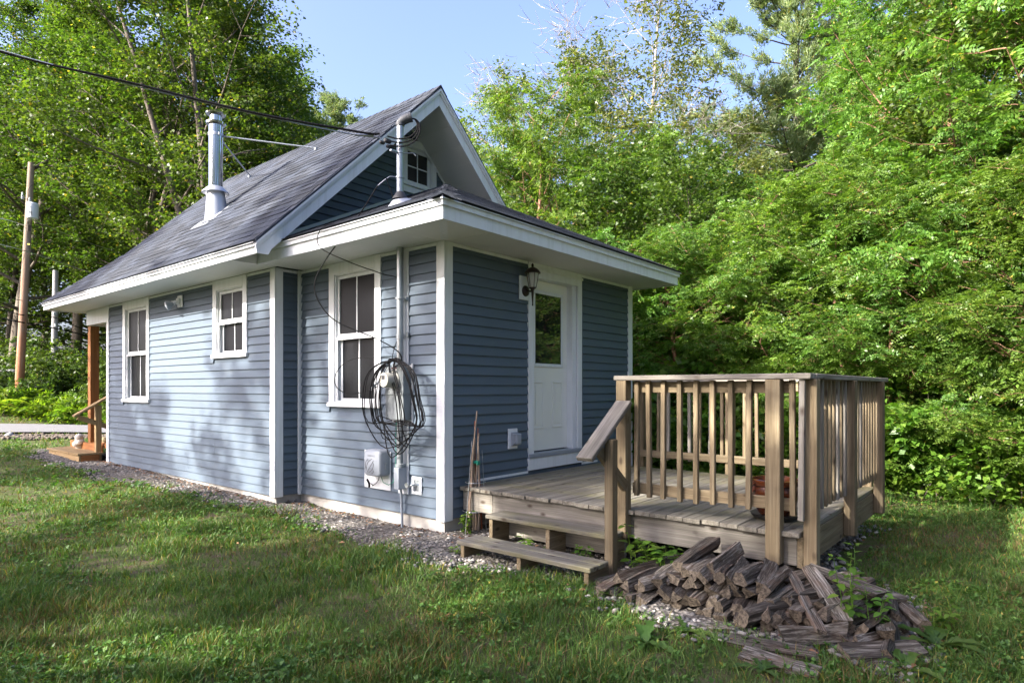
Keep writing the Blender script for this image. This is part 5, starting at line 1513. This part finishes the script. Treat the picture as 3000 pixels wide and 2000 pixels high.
for px_, F_, s_, k_, lb in ((1760, 12.6, .42, 0, 'dark-leaved young tree among the locusts, left of the deck rail'), (2085, 11.6, .36, 1, 'dark-leaved young tree right above the middle of the deck rail'), (2450, 9.9, .34, 0, 'dark-leaved young tree just beyond the deck corner'), (2905, 8.9, .42, 1, 'dark-leaved young tree at the right edge of the picture')):
    x, y = at(px_, F_); plant('forest%d' % k_, 'young_tree', x, y, lb, 'tree', 'dark young trees mixed into the locusts', s_)
# dark woods behind
fr_ = random.Random(12); nf = 0
for F_ in (27, 34):
    for px_ in range(1080, 3300, 260 if F_ == 27 else 300):
        rk_ = min(11, (px_-1080)//(260 if F_ == 27 else 300)); x, y = at(px_+fr_.uniform(-60, 60), F_+fr_.uniform(-2, 2)); nf += 1
        hh = (7.5 if px_ < 2200 else 11.5)*fr_.uniform(.85, 1.1)/13*(1 if F_ == 27 else 1.15)
        plant('forest%d' % (nf % 2), 'forest_tree', x, y, 'dark forest tree glimpsed through the locust wall, %s from the gable in the %s row' % (ORD[rk_], 'nearer' if F_ == 27 else 'farther'), 'tree', 'dark woods behind the locusts', .95, sz=hh)
# maples left of and behind the house
MP = [(40, 27, .95, 2, 'leftmost tall maple, its crown cut by the picture edge'), (215, 31, 1.0, 0, 'tall maple behind the utility poles'), (330, 25, 1.0, 1, 'big forked maple left of the stove pipe'),
      (455, 29, .98, 2, 'slim maple between the forked maple and the stove pipe'), (560, 26.5, 1.0, 0, 'tall maple just left of the stove pipe'), (665, 24.5, 1.0, 1, 'large forked maple rising right behind the stove pipe'),
      (775, 30, .92, 2, 'maple over the middle of the main roof'), (880, 35, .86, 0, 'farthest lower maple nearest the gable'), (120, 37, 1.0, 1, 'maple deep in the woods left of the poles'), (400, 38, 1.0, 0, 'maple deep in the woods behind the forked one'), (-90, 29, 1.0, 1, 'maple at the far left, mostly outside the picture')]
for px_, F_, s_, k_, lb in MP:
    x, y = at(px_, F_); plant('maple%d' % k_, 'maple_tree', x, y, lb, 'tree', 'maples beyond the road', s_*1.06)
nf = 0
for F_, px0, px1, st_ in ((33, -150, 1000, 210), (41, -200, 1100, 230)):
    for px_ in range(px0, px1, st_):
        x, y = at(px_+fr_.uniform(-50, 50), F_+fr_.uniform(-2, 2)); nf += 1
        plant('forest%d' % (nf % 2), 'forest_tree', x, y, 'dark shaded woods tree beyond the road, %s from the left in the %s row' % (ORD[(px_-px0)//st_], 'nearer' if F_ == 33 else 'farther'), 'tree', 'shaded woods beyond the road', 1.1, sz=fr_.uniform(.9, 1.25))
nu = 0
for F_, st_ in ((21.5, 95), (23.5, 110), (27, 130)):
    for px_ in range(-60, 560, st_):
        x, y = at(px_+fr_.uniform(-25, 25), F_+fr_.uniform(-.5, .5)); nu += 1
        plant('under0' if F_ > 22 or nu % 2 else 'bush1', 'undergrowth_shrub', x, y, 'low green shrub beyond the road, %s from the left in the %s row' % (ORD[(px_+60)//st_], {21.5: 'front', 23.5: 'middle', 27: 'back'}[F_]), 'shrub', 'undergrowth on the road bank', .6 if F_ < 23 else .85)
for i in range(22):
    px_ = -20+i*21+fr_.uniform(-8, 8); x, y = at(px_, 20.6+fr_.uniform(-.5, .7))
    plant('fern0', 'fern', x, y, 'yellow-green fern clump on the far roadside, %s from the picture edge' % (ORD+ORD2)[i], 'fern', 'ferns along the far road edge', fr_.uniform(.7, 1.1))
# trees outside the picture, whose shade falls on the yard
SH = [(-15.0, 1.5, 0, .80), (-17.0, 7.4, 1, .86), (-15.5, 12.3, 0, .95), (-16.5, -3.0, 1, .80), (-14.5, -7.5, 0, .88), (-20, 15, 1, .8), (-12.5, 3.4, 0, .74), (-12.0, -.8, 1, .60), (-11.5, -4.6, 0, .66)]
for i, (x, y, k_, s_) in enumerate(SH):
    plant('shade%d' % k_, 'shade_tree', x, y, 'leafy tree outside the picture shading the yard, %s in the screen' % ORD[i], 'tree', 'shade trees outside the picture', s_)
for i, (x, y, s_) in enumerate(((-27, 22, .85), (-25, 3, .8))):
    plant('maple%d' % (i+1), 'shade_tree', x, y, 'tall open maple outside the picture, %s behind the shade screen' % ('far' if i else 'farther'), 'tree', 'shade trees outside the picture', s_)
for x, y, k_, w_ in ((-6, -19, 0, 'second'), (1, -17, 1, 'third'), (8, -15, 0, 'fourth'), (15, -13, 1, 'last'), (-12, -14, 1, 'first')):
    plant('forest%d' % k_, 'forest_tree', x, y, 'forest tree behind the viewer, %s in the row mirrored by the door glass' % w_, 'tree', 'woods behind the viewer', 1.0)
# ------------------------------------------------------------------ utility poles and wires
def at3(px, py, F): return CAM + FW*F + RW*(F*(px-1500)/1850.0) + Vector((0, 0, F*(1137-py)/1850.0))
def m_pole(name, base, stain):
    g = NG(name); v = g.coord()
    n = g.noise(g.mapping(v, (5, 5, .35)), 2.0, 5, .6, .4); sx = g.n('ShaderNodeSeparateXYZ'); g.l(v, sx.inputs[0])
    low = g.n('ShaderNodeMapRange'); g.l(sx.outputs[2], low.inputs[0]); low.inputs[1].default_value = stain; low.inputs[2].default_value = 0.3; low.inputs[3].default_value = 0; low.inputs[4].default_value = 1
    c = g.ramp(n, [(.3, tuple(x*.55 for x in base)), (.7, base)])
    f = g.math('MULTIPLY', low.outputs[0], g.ramp(g.noise(g.mapping(v, (4, 4, .6)), 1.6, 4), [(.38, 0), (.52, 1)]))
    c = g.mix(f, c, (.30, .105, .035)); g.bsdf(c, .85, 0, .2, g.bump(n, .5, .02)); return g.m
pl = thing('utility_pole', 'tall leaning wooden utility pole carrying a grey transformer', 'utility pole', (*at(53, 21.5), 0))
b0 = at3(53, 1200, 21.5); b1 = at3(92, 477, 21.5)
MB().tube([b0 - Vector((0, 0, .6)), b0, b0.lerp(b1, .5), b1], [.145, .138, .118, .095], 16).build('shaft', m_pole('pole_wood_a', (.27, .22, .17), 6.5), pl, True)
MB().tube([b1+Vector((.0, 0, -.25)), at3(112, 487, 21.7), at3(140, 470, 21.9)], [.05, .06, .045], 6).build('broken_arm', M_BARKD, pl)
t0 = at3(96, 596, 21.25); Mt = Matrix.Translation((t0.x, t0.y, t0.z-.5))
MB().lathe([(.0, .0), (.15, .0), (.16, .02), (.165, .45), (.172, .455), (.172, .48), (.15, .51), (.0, .53)], 24, Mt).build('transformer', m_plain('transformer_grey', (.52, .57, .60), .45, .1, var=.1), pl, True)
MB().lathe([(.0, .5), (.045, .5), (.05, .54), (.03, .56), (.05, .58), (.03, .60), (.045, .62), (.02, .68), (.0, .69)], 12, Mt @ Matrix.Translation((-.08, .0, .0))).build('bushing', M_GPNT, pl, True)
fx = Vector((-FW.x, -FW.y, 0)); rt = RW
Mtxt = Matrix(((rt.x, 0, fx.x, t0.x+fx.x*.168+rt.x*.03), (rt.y, 0, fx.y, t0.y+fx.y*.168+rt.y*.03), (0, 1, 0, t0.z-.34), (0, 0, 0, 1)))
text('10', .12, Mtxt, M_PRINT, pl, .002)
p = at3(66, 575, 21.3); MB().lathe([(.0, 0), (.03, 0), (.045, .05), (.03, .08), (.045, .12), (.03, .16), (.02, .24), (.0, .25)], 10, Matrix.Translation(p-Vector((0, 0, .1)))).tube([p, at3(84, 590, 21.5)], .012, 6).build('cutout', M_GPNT, pl, True)
MB().tube(smooth([at3(83, 575, 21.3), at3(82, 560, 21.3), at3(90, 545, 21.3), at3(98, 541, 21.35)]), .007, 5).tube(smooth([at3(92, 640, 21.3), at3(90, 655, 21.3), at3(80, 662, 21.3), at3(73, 658, 21.3)]), .007, 5).tube(smooth([at3(88, 592, 21.2), at3(90, 610, 21.05), at3(93, 632, 21.1)]), .006, 5).build('jumper_wire', M_BLACK, pl)
MB().cbox(-.05, -.03, -.10, .05, .03, .10, .005, Matrix.Translation(at3(86, 668, 21.3))).build('bracket', M_BARKD, pl)
MB().box(-.035, -.003, -.02, .035, .003, .02, Matrix.Translation(at3(84, 715, 21.32)) @ Matrix.Rotation(math.atan2(RW.y, RW.x), 4, 'Z')).build('yellow_tag', m_plain('yellow_tag', (.6, .55, .03)), pl)
p2 = thing('utility_pole', 'shorter grey wooden pole with brown stained foot right of the transformer pole', 'utility pole', (*at(158, 24), 0))
c0 = at3(157, 1192, 24); c1 = at3(163, 792, 24)
MB().tube([c0-Vector((0, 0, .6)), c0, c0.lerp(c1, .5), c1], [.12, .118, .105, .09], 14).build('shaft', m_pole('pole_wood_b', (.34, .34, .34), 1.6), p2, True)
MB().cbox(-.05, -.05, -.04, .05, .05, .04, .005, Matrix.Translation(at3(160, 920, 23.85))).cbox(-.03, -.05, -.06, .03, .05, .06, .005, Matrix.Translation(at3(163, 952, 23.85))).build('bracket', M_GALV, p2)
def wire(name, pts, r, mat, label, k=8):
    o = MB().tube(smooth([at3(*q) for q in pts], k), r, 5).build(name, mat, None, True); tag(o, label, 'wire'); return o
wire('overhead_wire', [(-260, 600, 20), (0, 640, 21), (75, 660, 21.5), (95, 645, 21.5), (230, 700, 24), (362, 745, 27), (520, 800, 31)], .012, M_GALV, 'thin pale wire sagging right from below the transformer behind the roof')
wire('overhead_wire', [(-260, 660, 19), (0, 716, 20.6), (92, 741, 21.4), (180, 770, 22.5), (265, 797, 24), (420, 840, 27)], .016, M_GALV, 'pale twisted wire passing the leaning pole above its middle')
wire('overhead_wire', [(-260, 825, 19), (0, 868, 20.8), (64, 880, 21.4), (118, 889, 22.5), (260, 925, 26)], .011, M_BLACK, 'thin dark wire just below roof eave height between the poles')
wire('overhead_wire', [(-260, 862, 19), (0, 907, 20.8), (64, 922, 21.3), (160, 930, 23.8), (250, 965, 26), (420, 1010, 30)], .016, M_BLACK, 'dark cable with small clips, upper of the two thick lines on the poles')
wire('overhead_wire', [(-260, 890, 19), (0, 932, 20.8), (64, 944, 21.3), (163, 962, 23.8), (260, 985, 26), (420, 1030, 30)], .022, M_BLACK, 'thick black line, lowest cable strung between the two poles')
wire('service_drop', [(-500, -10, 5.6), (0, 152, 5.75), (370, 240, 5.85), (740, 330, 5.95), (1000, 378, 6.05), (1085, 392, 6.1), (1112, 392, 6.13)], .0118, M_BLACK, 'thick black service cable crossing the sky to the mast head')
wire('messenger_wire', [(-500, -5, 5.6), (0, 147, 5.74), (370, 246, 5.86), (740, 334, 5.96), (960, 380, 6.05), (1045, 396, 6.1), (1120, 405, 6.13)], .006, M_GALV, 'bare steel wire twisted along the black service cable')
g_ = MB().tube([at3(1040, 395, 6.1), at3(1095, 398, 6.12)], .012, 6).build('wedge_clamp', M_ALU, None, True); tag(g_, 'small metal wedge clamp holding the service cable near the mast', 'clamp')

# ------------------------------------------------------------------ green roofed shed, boulders, rock
sx_, sy_ = at(245, 40); sz_ = 1.446+30*40/1850.0
sh = thing('shed', 'small weathered shed with green metal roof in the woods beyond the road', 'shed', (sx_, sy_, sz_))
rz_ = math.atan2(FW.y, FW.x)-R_(90)+R_(12)
Ms = Matrix.Translation((sx_, sy_, sz_)) @ Matrix.Rotation(rz_, 4, 'Z')
M_SHEDW = m_plain('shed_boards', (.34, .31, .29), .9, var=.4, scale=3)
wb = MB(); wb.box(-1.2, .1, -1.2, -.55, 1.9, 1.15, Ms).box(.15, .1, -1.2, 1.2, 1.9, 1.15, Ms).box(-.55, 1.0, -1.2, .15, 1.9, 1.15, Ms).build('wall', M_SHEDW, sh)
M_GRNR = m_plain('green_metal_roof', (.03, .26, .17), .35, .2, var=.1)
MB().prism([(-1.35, -.15, 1.1), (-1.35, 1.1, 1.85), (-1.35, 1.1, 1.82), (-1.35, -.15, 1.07)], (2.7, 0, 0)).v
rb = MB(); P = [Ms @ Vector(q) for q in ((-1.35, -.15, 1.10), (1.35, -.15, 1.10), (1.35, 1.1, 1.80), (-1.35, 1.1, 1.80))]; rb.prism(P, (0, 0, -.03))
P = [Ms @ Vector(q) for q in ((-1.35, 2.2, 1.10), (1.35, 2.2, 1.10), (1.35, 1.1, 1.80), (-1.35, 1.1, 1.80))]; rb.prism(P, (0, 0, -.03)); rr_ = rb.build('roof', M_GRNR, sh)
for k in range(10):
    x = -1.33+k*.295; P = [Ms @ Vector(q) for q in ((x, -.16, 1.105), (x+.035, -.16, 1.105), (x+.035, 1.1, 1.805), (x, 1.1, 1.805))]
    MB().prism(P, (0, 0, .04)).build('roof_rib', M_GRNR, rr_)
def rock(name, loc, s, label, cat, mat, seed, grp=None):
    rg_ = np.random.default_rng(seed); import bmesh
    bm = bmesh.new(); bmesh.ops.create_icosphere(bm, subdivisions=4, radius=1)
    for v_ in bm.verts:
        c = v_.co.copy(); d = 1+.30*(vnoise(np.array([c.x*1.3+c.z]), np.array([c.y*1.3-c.z*.7]), 1.3, seed)[0]-.5)*2+.10*(vnoise(np.array([c.x*4+c.z*3]), np.array([c.y*4]), 1.1, seed+1)[0]-.5)
        v_.co = Vector((c.x*s[0], c.y*s[1], c.z*s[2]))*d
    me = bpy.data.meshes.new(name); bm.to_mesh(me); bm.free(); me.materials.append(mat)
    for pg in me.polygons: pg.use_smooth = True
    o = link(bpy.data.objects.new(name, me), None, Matrix.Translation(loc) @ Matrix.Rotation(seed*.7, 4, 'Z')); tag(o, label, cat, grp); return o
M_ROCK = m_plain('boulder_stone', (.20, .205, .21), .9, var=.4, scale=4, bump=.5, bscale=20)
x, y = at(15, 25); rock('boulder', (x, y, 1.446+20*25/1850), (1.0, .8, .42), 'large rounded grey boulder behind the leaning utility pole', 'boulder', M_ROCK, 3)
x, y = at(100, 28); rock('boulder', (x, y, 1.446+25*28/1850), (.75, .6, .5), 'dark mossy boulder between the two utility poles', 'boulder', m_plain('mossy_boulder', (.10, .10, .075), .95, var=.5, scale=3), 5)
x, y = at(32, 15.5); rock('rock', (x, y, gz1(x, y)+.03), (.13, .11, .08), 'small pale rock lying in the grass by the rubble bank', 'rock', M_ROCK, 7)

# ------------------------------------------------------------------ the tumbled woodpile
def log_mesh(seed, kind, L):
    rg_ = np.random.default_rng(seed)
    if kind == 'wedge': base = [(-.5, -.32), (.5, -.35), (.28, .30), (-.05, .46)]; bark = {0}
    elif kind == 'quarter': base = [(-.5, -.3), (-.15, -.42), (.2, -.36), (.48, -.12), (.5, .12), (-.35, .45)]; bark = {0, 1, 2, 3}
    elif kind == 'flat': base = [(-.55, -.2), (.55, -.22), (.52, .18), (-.5, .22)]; bark = {0}
    else: base = [(.48*math.cos(a), .48*math.sin(a)) for a in np.linspace(0, 6.283, 9)[:-1]]; bark = set(range(8))
    n0 = len(base); pts = []
    bk = []
    for i in range(n0):                         # split each side in two so faces can splinter
        a = np.array(base[i]); b = np.array(base[(i+1) % n0]); pts += [a, (a+b)/2]; bk += [i in bark]*2
    pts = np.array(pts)+rg_.normal(0, .03, (2*n0, 2)); n = len(pts); K = 9; m = MB(); V = []
    prof = rg_.normal(0, .02, n); bow = rg_.uniform(-.35, .35)
    slant = rg_.uniform(-.05, .05, 2)
    for k in range(K):
        t = k/(K-1); prof = prof*.7+rg_.normal(0, .022, n)
        s = (1+.10*math.sin(t*3+seed))*(.93 if k in (0, K-1) else 1)
        for i in range(n):
            r = s*(1+prof[i]*1.6); V.append(((t-.5)*L+slant[0 if k == 0 else 1]*pts[i][1]*(k in (0, K-1)), pts[i][0]*r*.092, pts[i][1]*r*.092+bow*.05*math.sin(math.pi*t)))
    m.v = V
    for k in range(K-1):
        for i in range(n): m.f.append((k*n+i, k*n+(i+1) % n, (k+1)*n+(i+1) % n, (k+1)*n+i)); m.m.append(1 if bk[i] else 0)
    m.f.append(tuple(range(n))[::-1]); m.m.append(2); m.f.append(tuple(range((K-1)*n, K*n))); m.m.append(2)
    return m
def m_end(name, a, b):
    g = NG(name); v = g.coord(); r = g.rand(); o_ = g.n('ShaderNodeCombineXYZ'); g.l(g.math('MULTIPLY', r, 30.0), o_.inputs[1])
    n = g.noise(g.mapping(v, (10, 45, 45), o_.outputs[0]), 1, 4, .7); c = g.ramp(n, [(.35, a), (.65, b)])
    ck = g.ramp(g.noise(g.mapping(v, (2, 14, 60), o_.outputs[0]), 1, 3, .6, 1.5), [(.36, 1), (.44, 0)])
    c = g.mix(g.math('MULTIPLY', ck, .8), c, (.02, .016, .013)); g.bsdf(c, .85, 0, .2, g.bump(n, .5, .004)); return g.m
def m_split(name, c0, c1, c2, brown):
    g = NG(name); v = g.coord(); r = g.rand(); o_ = g.n('ShaderNodeCombineXYZ'); g.l(g.math('MULTIPLY', r, 30.0), o_.inputs[0]); g.l(g.math('MULTIPLY', r, 13.0), o_.inputs[2])
    n = g.noise(g.mapping(v, (5, 75, 75), o_.outputs[0]), 1, 5, .7, .8); n2 = g.noise(g.mapping(v, (7, 12, 12), o_.outputs[0]), 1, 3)
    c = g.ramp(n, [(.30, c0), (.48, c1), (.66, c2)])
    c = g.mix(g.math('MULTIPLY', g.ramp(n2, [(.45, 0), (.65, 1)]), g.math('MULTIPLY', r, brown)), c, (.13, .075, .045))
    hv = g.n('ShaderNodeHueSaturation'); g.l(c, hv.inputs['Color']); g.l(g.math('ADD', g.math('MULTIPLY', g.math('FRACT', g.math('MULTIPLY', r, 7.3)), .85), .45), hv.inputs['Value'])
    g.bsdf(hv.outputs[0], .85, 0, .2, g.bump(n, .9, .006)); return g.m
M_SPLIT = m_split('split_wood', (.013, .011, .009), (.080, .068, .055), (.31, .285, .25), .6)
M_SPLITB = m_split('bark_side', (.02, .016, .012), (.06, .05, .04), (.21, .19, .165), .5)
M_ENDG = m_end('end_grain', (.03, .024, .018), (.15, .122, .092))
KN = ('wedge', 'quarter', 'wedge', 'flat', 'quarter', 'round', 'wedge', 'quarter')
LM = [log_mesh(500+i, KN[i % 8], (.40, .38, .43, .42, .36, .40)[i % 6]).mesh('log', [M_SPLIT, M_SPLITB, M_ENDG]) for i in range(16)]
KD = {'wedge': 'wedge-shaped log', 'quarter': 'barky split log', 'flat': 'flat split slab', 'round': 'round unsplit log'}
rl = random.Random(17); nlog = 0
def put_log(k, c, yaw, pitch, roll, s, label, sc=(1, 1, 1)):
    global nlog
    o = bpy.data.objects.new('firewood_log', LM[k])
    M = Matrix.Translation(c) @ Matrix.Rotation(yaw, 4, 'Z') @ Matrix.Rotation(pitch, 4, 'Y') @ Matrix.Rotation(roll, 4, 'X') @ Matrix.Diagonal((sc[0], s*sc[1], s*sc[2], 1))
    link(o, None, M); tag(o, label, 'log', 'firewood logs in the tumbled pile'); nlog += 1
hp = lambda y: float(np.interp(y, [-4.05, -3.85, -3.65, -3.4, -3.1, -2.9, -2.72, -2.55, -2.35, -2.0, -1.95], [.0, .06, .13, .18, .23, .27, .28, .20, .11, .05, 0]))
lay = ('bottom', 'second', 'third', 'fourth', 'fifth', 'top')
for l in range(6):
    z = .045+.066*l; y = -2.14-.02*l; j = 0
    row = []
    while y > -3.88:
        if hp(y) > z-.03: row.append(y)
        y -= rl.uniform(.064, .088)
    for j, y in enumerate(row):
        k = rl.randrange(16); right = y < -3.28
        yaw = rl.uniform(-.22, .22) + (rl.uniform(-.5, .2) if right else .0)
        c = Vector((-.33+.045*l+rl.uniform(-.05, .05)+(.06 if right else 0), y+rl.uniform(-.015, .015), z+rl.uniform(-.008, .008)))
        put_log(k, c, yaw, rl.uniform(-.12, .10), rl.uniform(0, 6.28), rl.uniform(.85, 1.12), '%s in the pile, %s layer, %d%s from the steps' % (KD[KN[k % 8]], lay[l], j+1, ('th' if 10 <= (j+1) % 100 <= 20 else {1: 'st', 2: 'nd', 3: 'rd'}.get((j+1) % 10, 'th'))))
        if l < 3 and (j % 2 == 0):
            k = rl.randrange(16)
            put_log(k, c+Vector((.40, rl.uniform(-.03, .03), rl.uniform(-.01, .01))), yaw+rl.uniform(-.2, .2), rl.uniform(-.1, .1), rl.uniform(0, 6.28), rl.uniform(.85, 1.1), '%s behind the %s layer, %d%s from the steps' % (KD[KN[k % 8]], lay[l], j+1, ('th' if 10 <= (j+1) % 100 <= 20 else {1: 'st', 2: 'nd', 3: 'rd'}.get((j+1) % 10, 'th'))))
def log_between(k, a, b, s, label, flat=1.0):
    a = Vector(a); b = Vector(b); d = b-a; L = d.length; base = (.40, .38, .43, .42, .36, .40)[k % 6]
    yaw = math.atan2(d.y, d.x); pitch = -math.asin(d.z/L)
    put_log(k, (a+b)/2, yaw, pitch, .3, s, label, (L/base, 1, flat))
log_between(3, (-.56, -3.54, .11), (-.02, -3.22, .27), .62, 'long narrow weathered slab sliding down the front of the pile', .7)
log_between(9, (-.40, -3.62, .13), (.10, -3.30, .26), 1.0, 'thick pale split log lying just behind the long sliding slab')
log_between(4, (.02, -3.72, .20), (.16, -3.28, .26), 1.0, 'barky log lying crosswise at the back beside the deck corner')
log_between(1, (-.36, -2.60, .26), (.10, -2.66, .35), 1.05, 'uppermost squared log tilting up at the peak of the pile')
log_between(2, (-.30, -2.80, .27), (.10, -2.84, .34), 1.05, 'rounded weathered log second from the peak')
log_between(13, (-.60, -3.12, .10), (-.30, -3.30, .12), 1.25, 'round end log low in front, showing its growth rings')
log_between(6, (-.66, -3.35, .09), (-.42, -3.62, .10), 1.15, 'chunky split block at the foot of the pile front')
log_between(3, (-.62, -3.66, .045), (-.30, -3.98, .05), 1.2, 'broad dark slab lying flat at the right foot of the pile', .8)
log_between(11, (-.90, -3.22, .03), (-.93, -3.62, .035), 1.0, 'grey plank piece half buried in the grass in front of the pile', .5)
log_between(3, (-.78, -3.10, .03), (-.70, -3.55, .035), .9, 'pale flat slab in the grass between the plank and the pile', .5)
log_between(7, (-.70, -2.95, .03), (-.62, -3.08, .03), .7, 'short stub of wood in the grass before the pile', .8)
log_between(11, (-.44, -2.02, .05), (.05, -2.12, .07), .8, 'thin board at the steps end of the pile, upper one', .5)
log_between(3, (-.46, -2.10, .03), (-.02, -2.18, .04), .9, 'thin board at the steps end of the pile, lower one', .5)
for i, (x0, y0, x1, y1, z) in enumerate(((.05, -3.95, .40, -3.72, .06), (.25, -3.62, .62, -3.50, .06), (.30, -3.80, .05, -3.55, .13))):
    log_between(5+i, (x0, y0, z), (x1, y1, z+.02), .95, ('dark log at the far right tip of the pile', 'log half under the deck corner at the pile end', 'split log resting on the two end logs')[i])

# ------------------------------------------------------------------ single plants near the camera
def stem_weed(seed, H, ns, leaf, lean=.25):
    rg_ = np.random.default_rng(seed); st_ = []; P = []; D = []; L = []
    for s in range(ns):
        az = rg_.uniform(0, 6.28); p = np.array([rg_.normal(0, .03), rg_.normal(0, .03), -.02])
        lp_ = path(rg_, p, dirv(az, math.pi/2-rg_.uniform(0, lean)), H*rg_.uniform(.6, 1.05), 6, .05, .08); st_.append((lp_, .004*(1-np.linspace(0, 1, 7)*.6)))
        for k in range(2, 7):
            a0 = rg_.uniform(0, 6.28)
            for q in ((0, 3.14) if k < 6 else (0, 2.1, 4.2)):
                P.append(lp_[k]+dirv(a0+q, .3)*.012); D.append(dirv(a0+q, rg_.uniform(-.25, .45))); L.append(leaf*rg_.uniform(.7, 1.15)*(.75 if k == 6 else 1))
    P = np.array(P); D = np.array(D); L = np.array(L); n = len(P)
    Nn = unit(np.array([0, 0, 1.0])+rg_.normal(0, .2, (n, 3))-D*D[:, 2:3]); S = unit(np.cross(D, Nn))
    # pointed oval leaf: 6 points, folded at the midrib, as quads
    V = []; F_ = []
    for i in range(n):
        p, d, s, nn_, l = P[i], D[i], S[i], Nn[i], L[i]; w_ = l*.27; o = len(V)
        V += [p, p+d*l*.3+s*w_+nn_*w_*.25, p+d*l*.7+s*w_*.75+nn_*w_*.1-np.array([0, 0, l*.06]), p+d*l-np.array([0, 0, l*.18]), p+d*l*.7-s*w_*.75+nn_*w_*.1-np.array([0, 0, l*.06]), p+d*l*.3-s*w_+nn_*w_*.25, p+d*l*.5]
        F_ += [(o, o+1, o+2, o+6), (o+6, o+2, o+3, o+4), (o, o+6, o+4, o+5)]
    w_, l_ = tubes_np(st_, 5), (np.array(V), np.array(F_)); return w_, l_
def rosette(seed, n, L, up=.7):
    rg_ = np.random.default_rng(seed); V = []; F_ = []
    for i in range(n):
        az = i*2.4+rg_.uniform(-.3, .3); el = rg_.uniform(.25, 1.2)*up; l = L*rg_.uniform(.6, 1.1); h = np.array([math.cos(az), math.sin(az), 0]); s = np.array([-math.sin(az), math.cos(az), 0]); o = len(V); p = np.array([0, 0, .0])
        for k in range(8):
            t = k/7; wd = l*.15*math.sin(math.pi*min(1, .12+.8*t))*(1.25 if k % 2 else .62)
            if k == 7: wd = .001
            c = p+h*l*t*math.cos(el*(1-.6*t))+np.array([0, 0, 1])*l*(t*math.sin(el)-t*t*.45)
            V += [c+s*wd+np.array([0, 0, wd*.35]), c, c-s*wd+np.array([0, 0, wd*.35])]
            if k: F_ += [(o+3*k-3, o+3*k, o+3*k+1, o+3*k-2), (o+3*k-2, o+3*k+1, o+3*k+2, o+3*k-1)]
    return np.array(V), np.array(F_)
def put_weed(name, seed, x, y, H, ns, leaf, label, z=None):
    w_, l_ = stem_weed(seed, H, ns, leaf); z = gz1(x, y)+.02 if z is None else z
    r_ = thing(name, label, 'weed', (x, y, z))
    for nm, q, mt_ in (('stem', w_, M_BUSH), ('leaves', l_, M_BUSH)):
        o = bpy.data.objects.new(nm, npmesh(nm, q[0], q[1], mt_)); COL.objects.link(o); o.parent = r_
put_weed('leafy_weed', 1, -.02, -2.10, .42, 4, .095, 'leafy weed growing tall beside the stair newel under the deck')
put_weed('leafy_weed', 2, .02, -2.30, .30, 5, .10, 'bushy low weed between the stair newel and the woodpile')
put_weed('leafy_weed', 3, .08, -2.50, .26, 3, .09, 'small weed in front of the dark gap left of the woodpile')
put_weed('leafy_weed', 4, -.28, -3.62, .50, 4, .075, 'tall thin-stemmed weed growing out of the right side of the woodpile', .05)
put_weed('leafy_weed', 5, -.20, -3.75, .36, 3, .07, 'shorter weed right beside the tall one in the woodpile', .05)
put_weed('leafy_weed', 6, .16, -4.0, .22, 3, .07, 'small weed at the right end of the woodpile')
put_weed('leafy_weed', 7, .12, -.16, .24, 4, .07, 'green weed at the house corner beside the tied sticks', .03)
put_weed('leafy_weed', 8, .02, -1.0, .17, 2, .07, 'little weed growing under the upper step', .03)
put_weed('leafy_weed', 9, -.05, -1.6, .16, 3, .065, 'little weed under the steps near the newel', .03)
put_weed('leafy_weed', 10, -.42, -.60, .10, 3, .045, 'tiny weed in the gravel at the left end of the steps')
M_ROSE = m_leaf('rosette_leaf', (.030, .075, .014), (.055, .115, .022), (.10, .17, .04), .35, .4, 0)
RS = [(1800, 1745, .20, 9, 'leaf rosette at the right foot of the stair newel'), (1890, 1880, .22, 10, 'large rosette in the grass before the left end of the woodpile'), (2010, 1850, .20, 8, 'rosette with an upright leaf just left of the pile middle'), (2745, 1890, .26, 11, 'large sprawling rosette in the gravel right of the woodpile'), (2660, 1960, .20, 9, 'rosette at the lower right of the woodpile'),
      (925, 1545, .16, 7, 'dark upright dock leaves at the gravel edge below the ell window'), (660, 1500, .17, 9, 'rosette at the gravel edge below the small window'), (560, 1470, .15, 9, 'rosette in a weedy patch on the gravel left of the small window'), (400, 1440, .18, 10, 'broad-leaved rosette in front of the long wall'), (300, 1455, .18, 10, 'rosette clump at the left end of the gravel'), (170, 1425, .16, 9, 'rosette in the grass nearest the far porch steps'), (1250, 1690, .14, 8, 'low rosette in the lawn before the house corner'), (820, 1960, .15, 9, 'low rosette at the bottom edge of the picture'), (2230, 1960, .15, 8, 'low rosette beside the buried plank'), (1480, 1830, .13, 9, 'low rosette in the lawn in front of the steps')]
for i, (px_, py_, L_, n_, lb) in enumerate(RS):
    F_ = 1.43*1850/(py_-1137); x, y = at(px_, F_)
    v_, f_ = rosette(700+i, n_, L_); o = link(bpy.data.objects.new('leaf_rosette', npmesh('leaf_rosette', v_, f_, M_ROSE)), None, Matrix.Translation((x, y, gz1(x, y)+.01)))
    tag(o, lb, 'weed', 'broad-leaved rosettes in the lawn')
rg2 = np.random.default_rng(99); v_, f_ = rosette(800, 8, .13); msh = npmesh('dock', v_, f_, M_ROSE); v_, f_ = rosette(801, 9, .10); ms2 = npmesh('dock', v_, f_, M_ROSE)
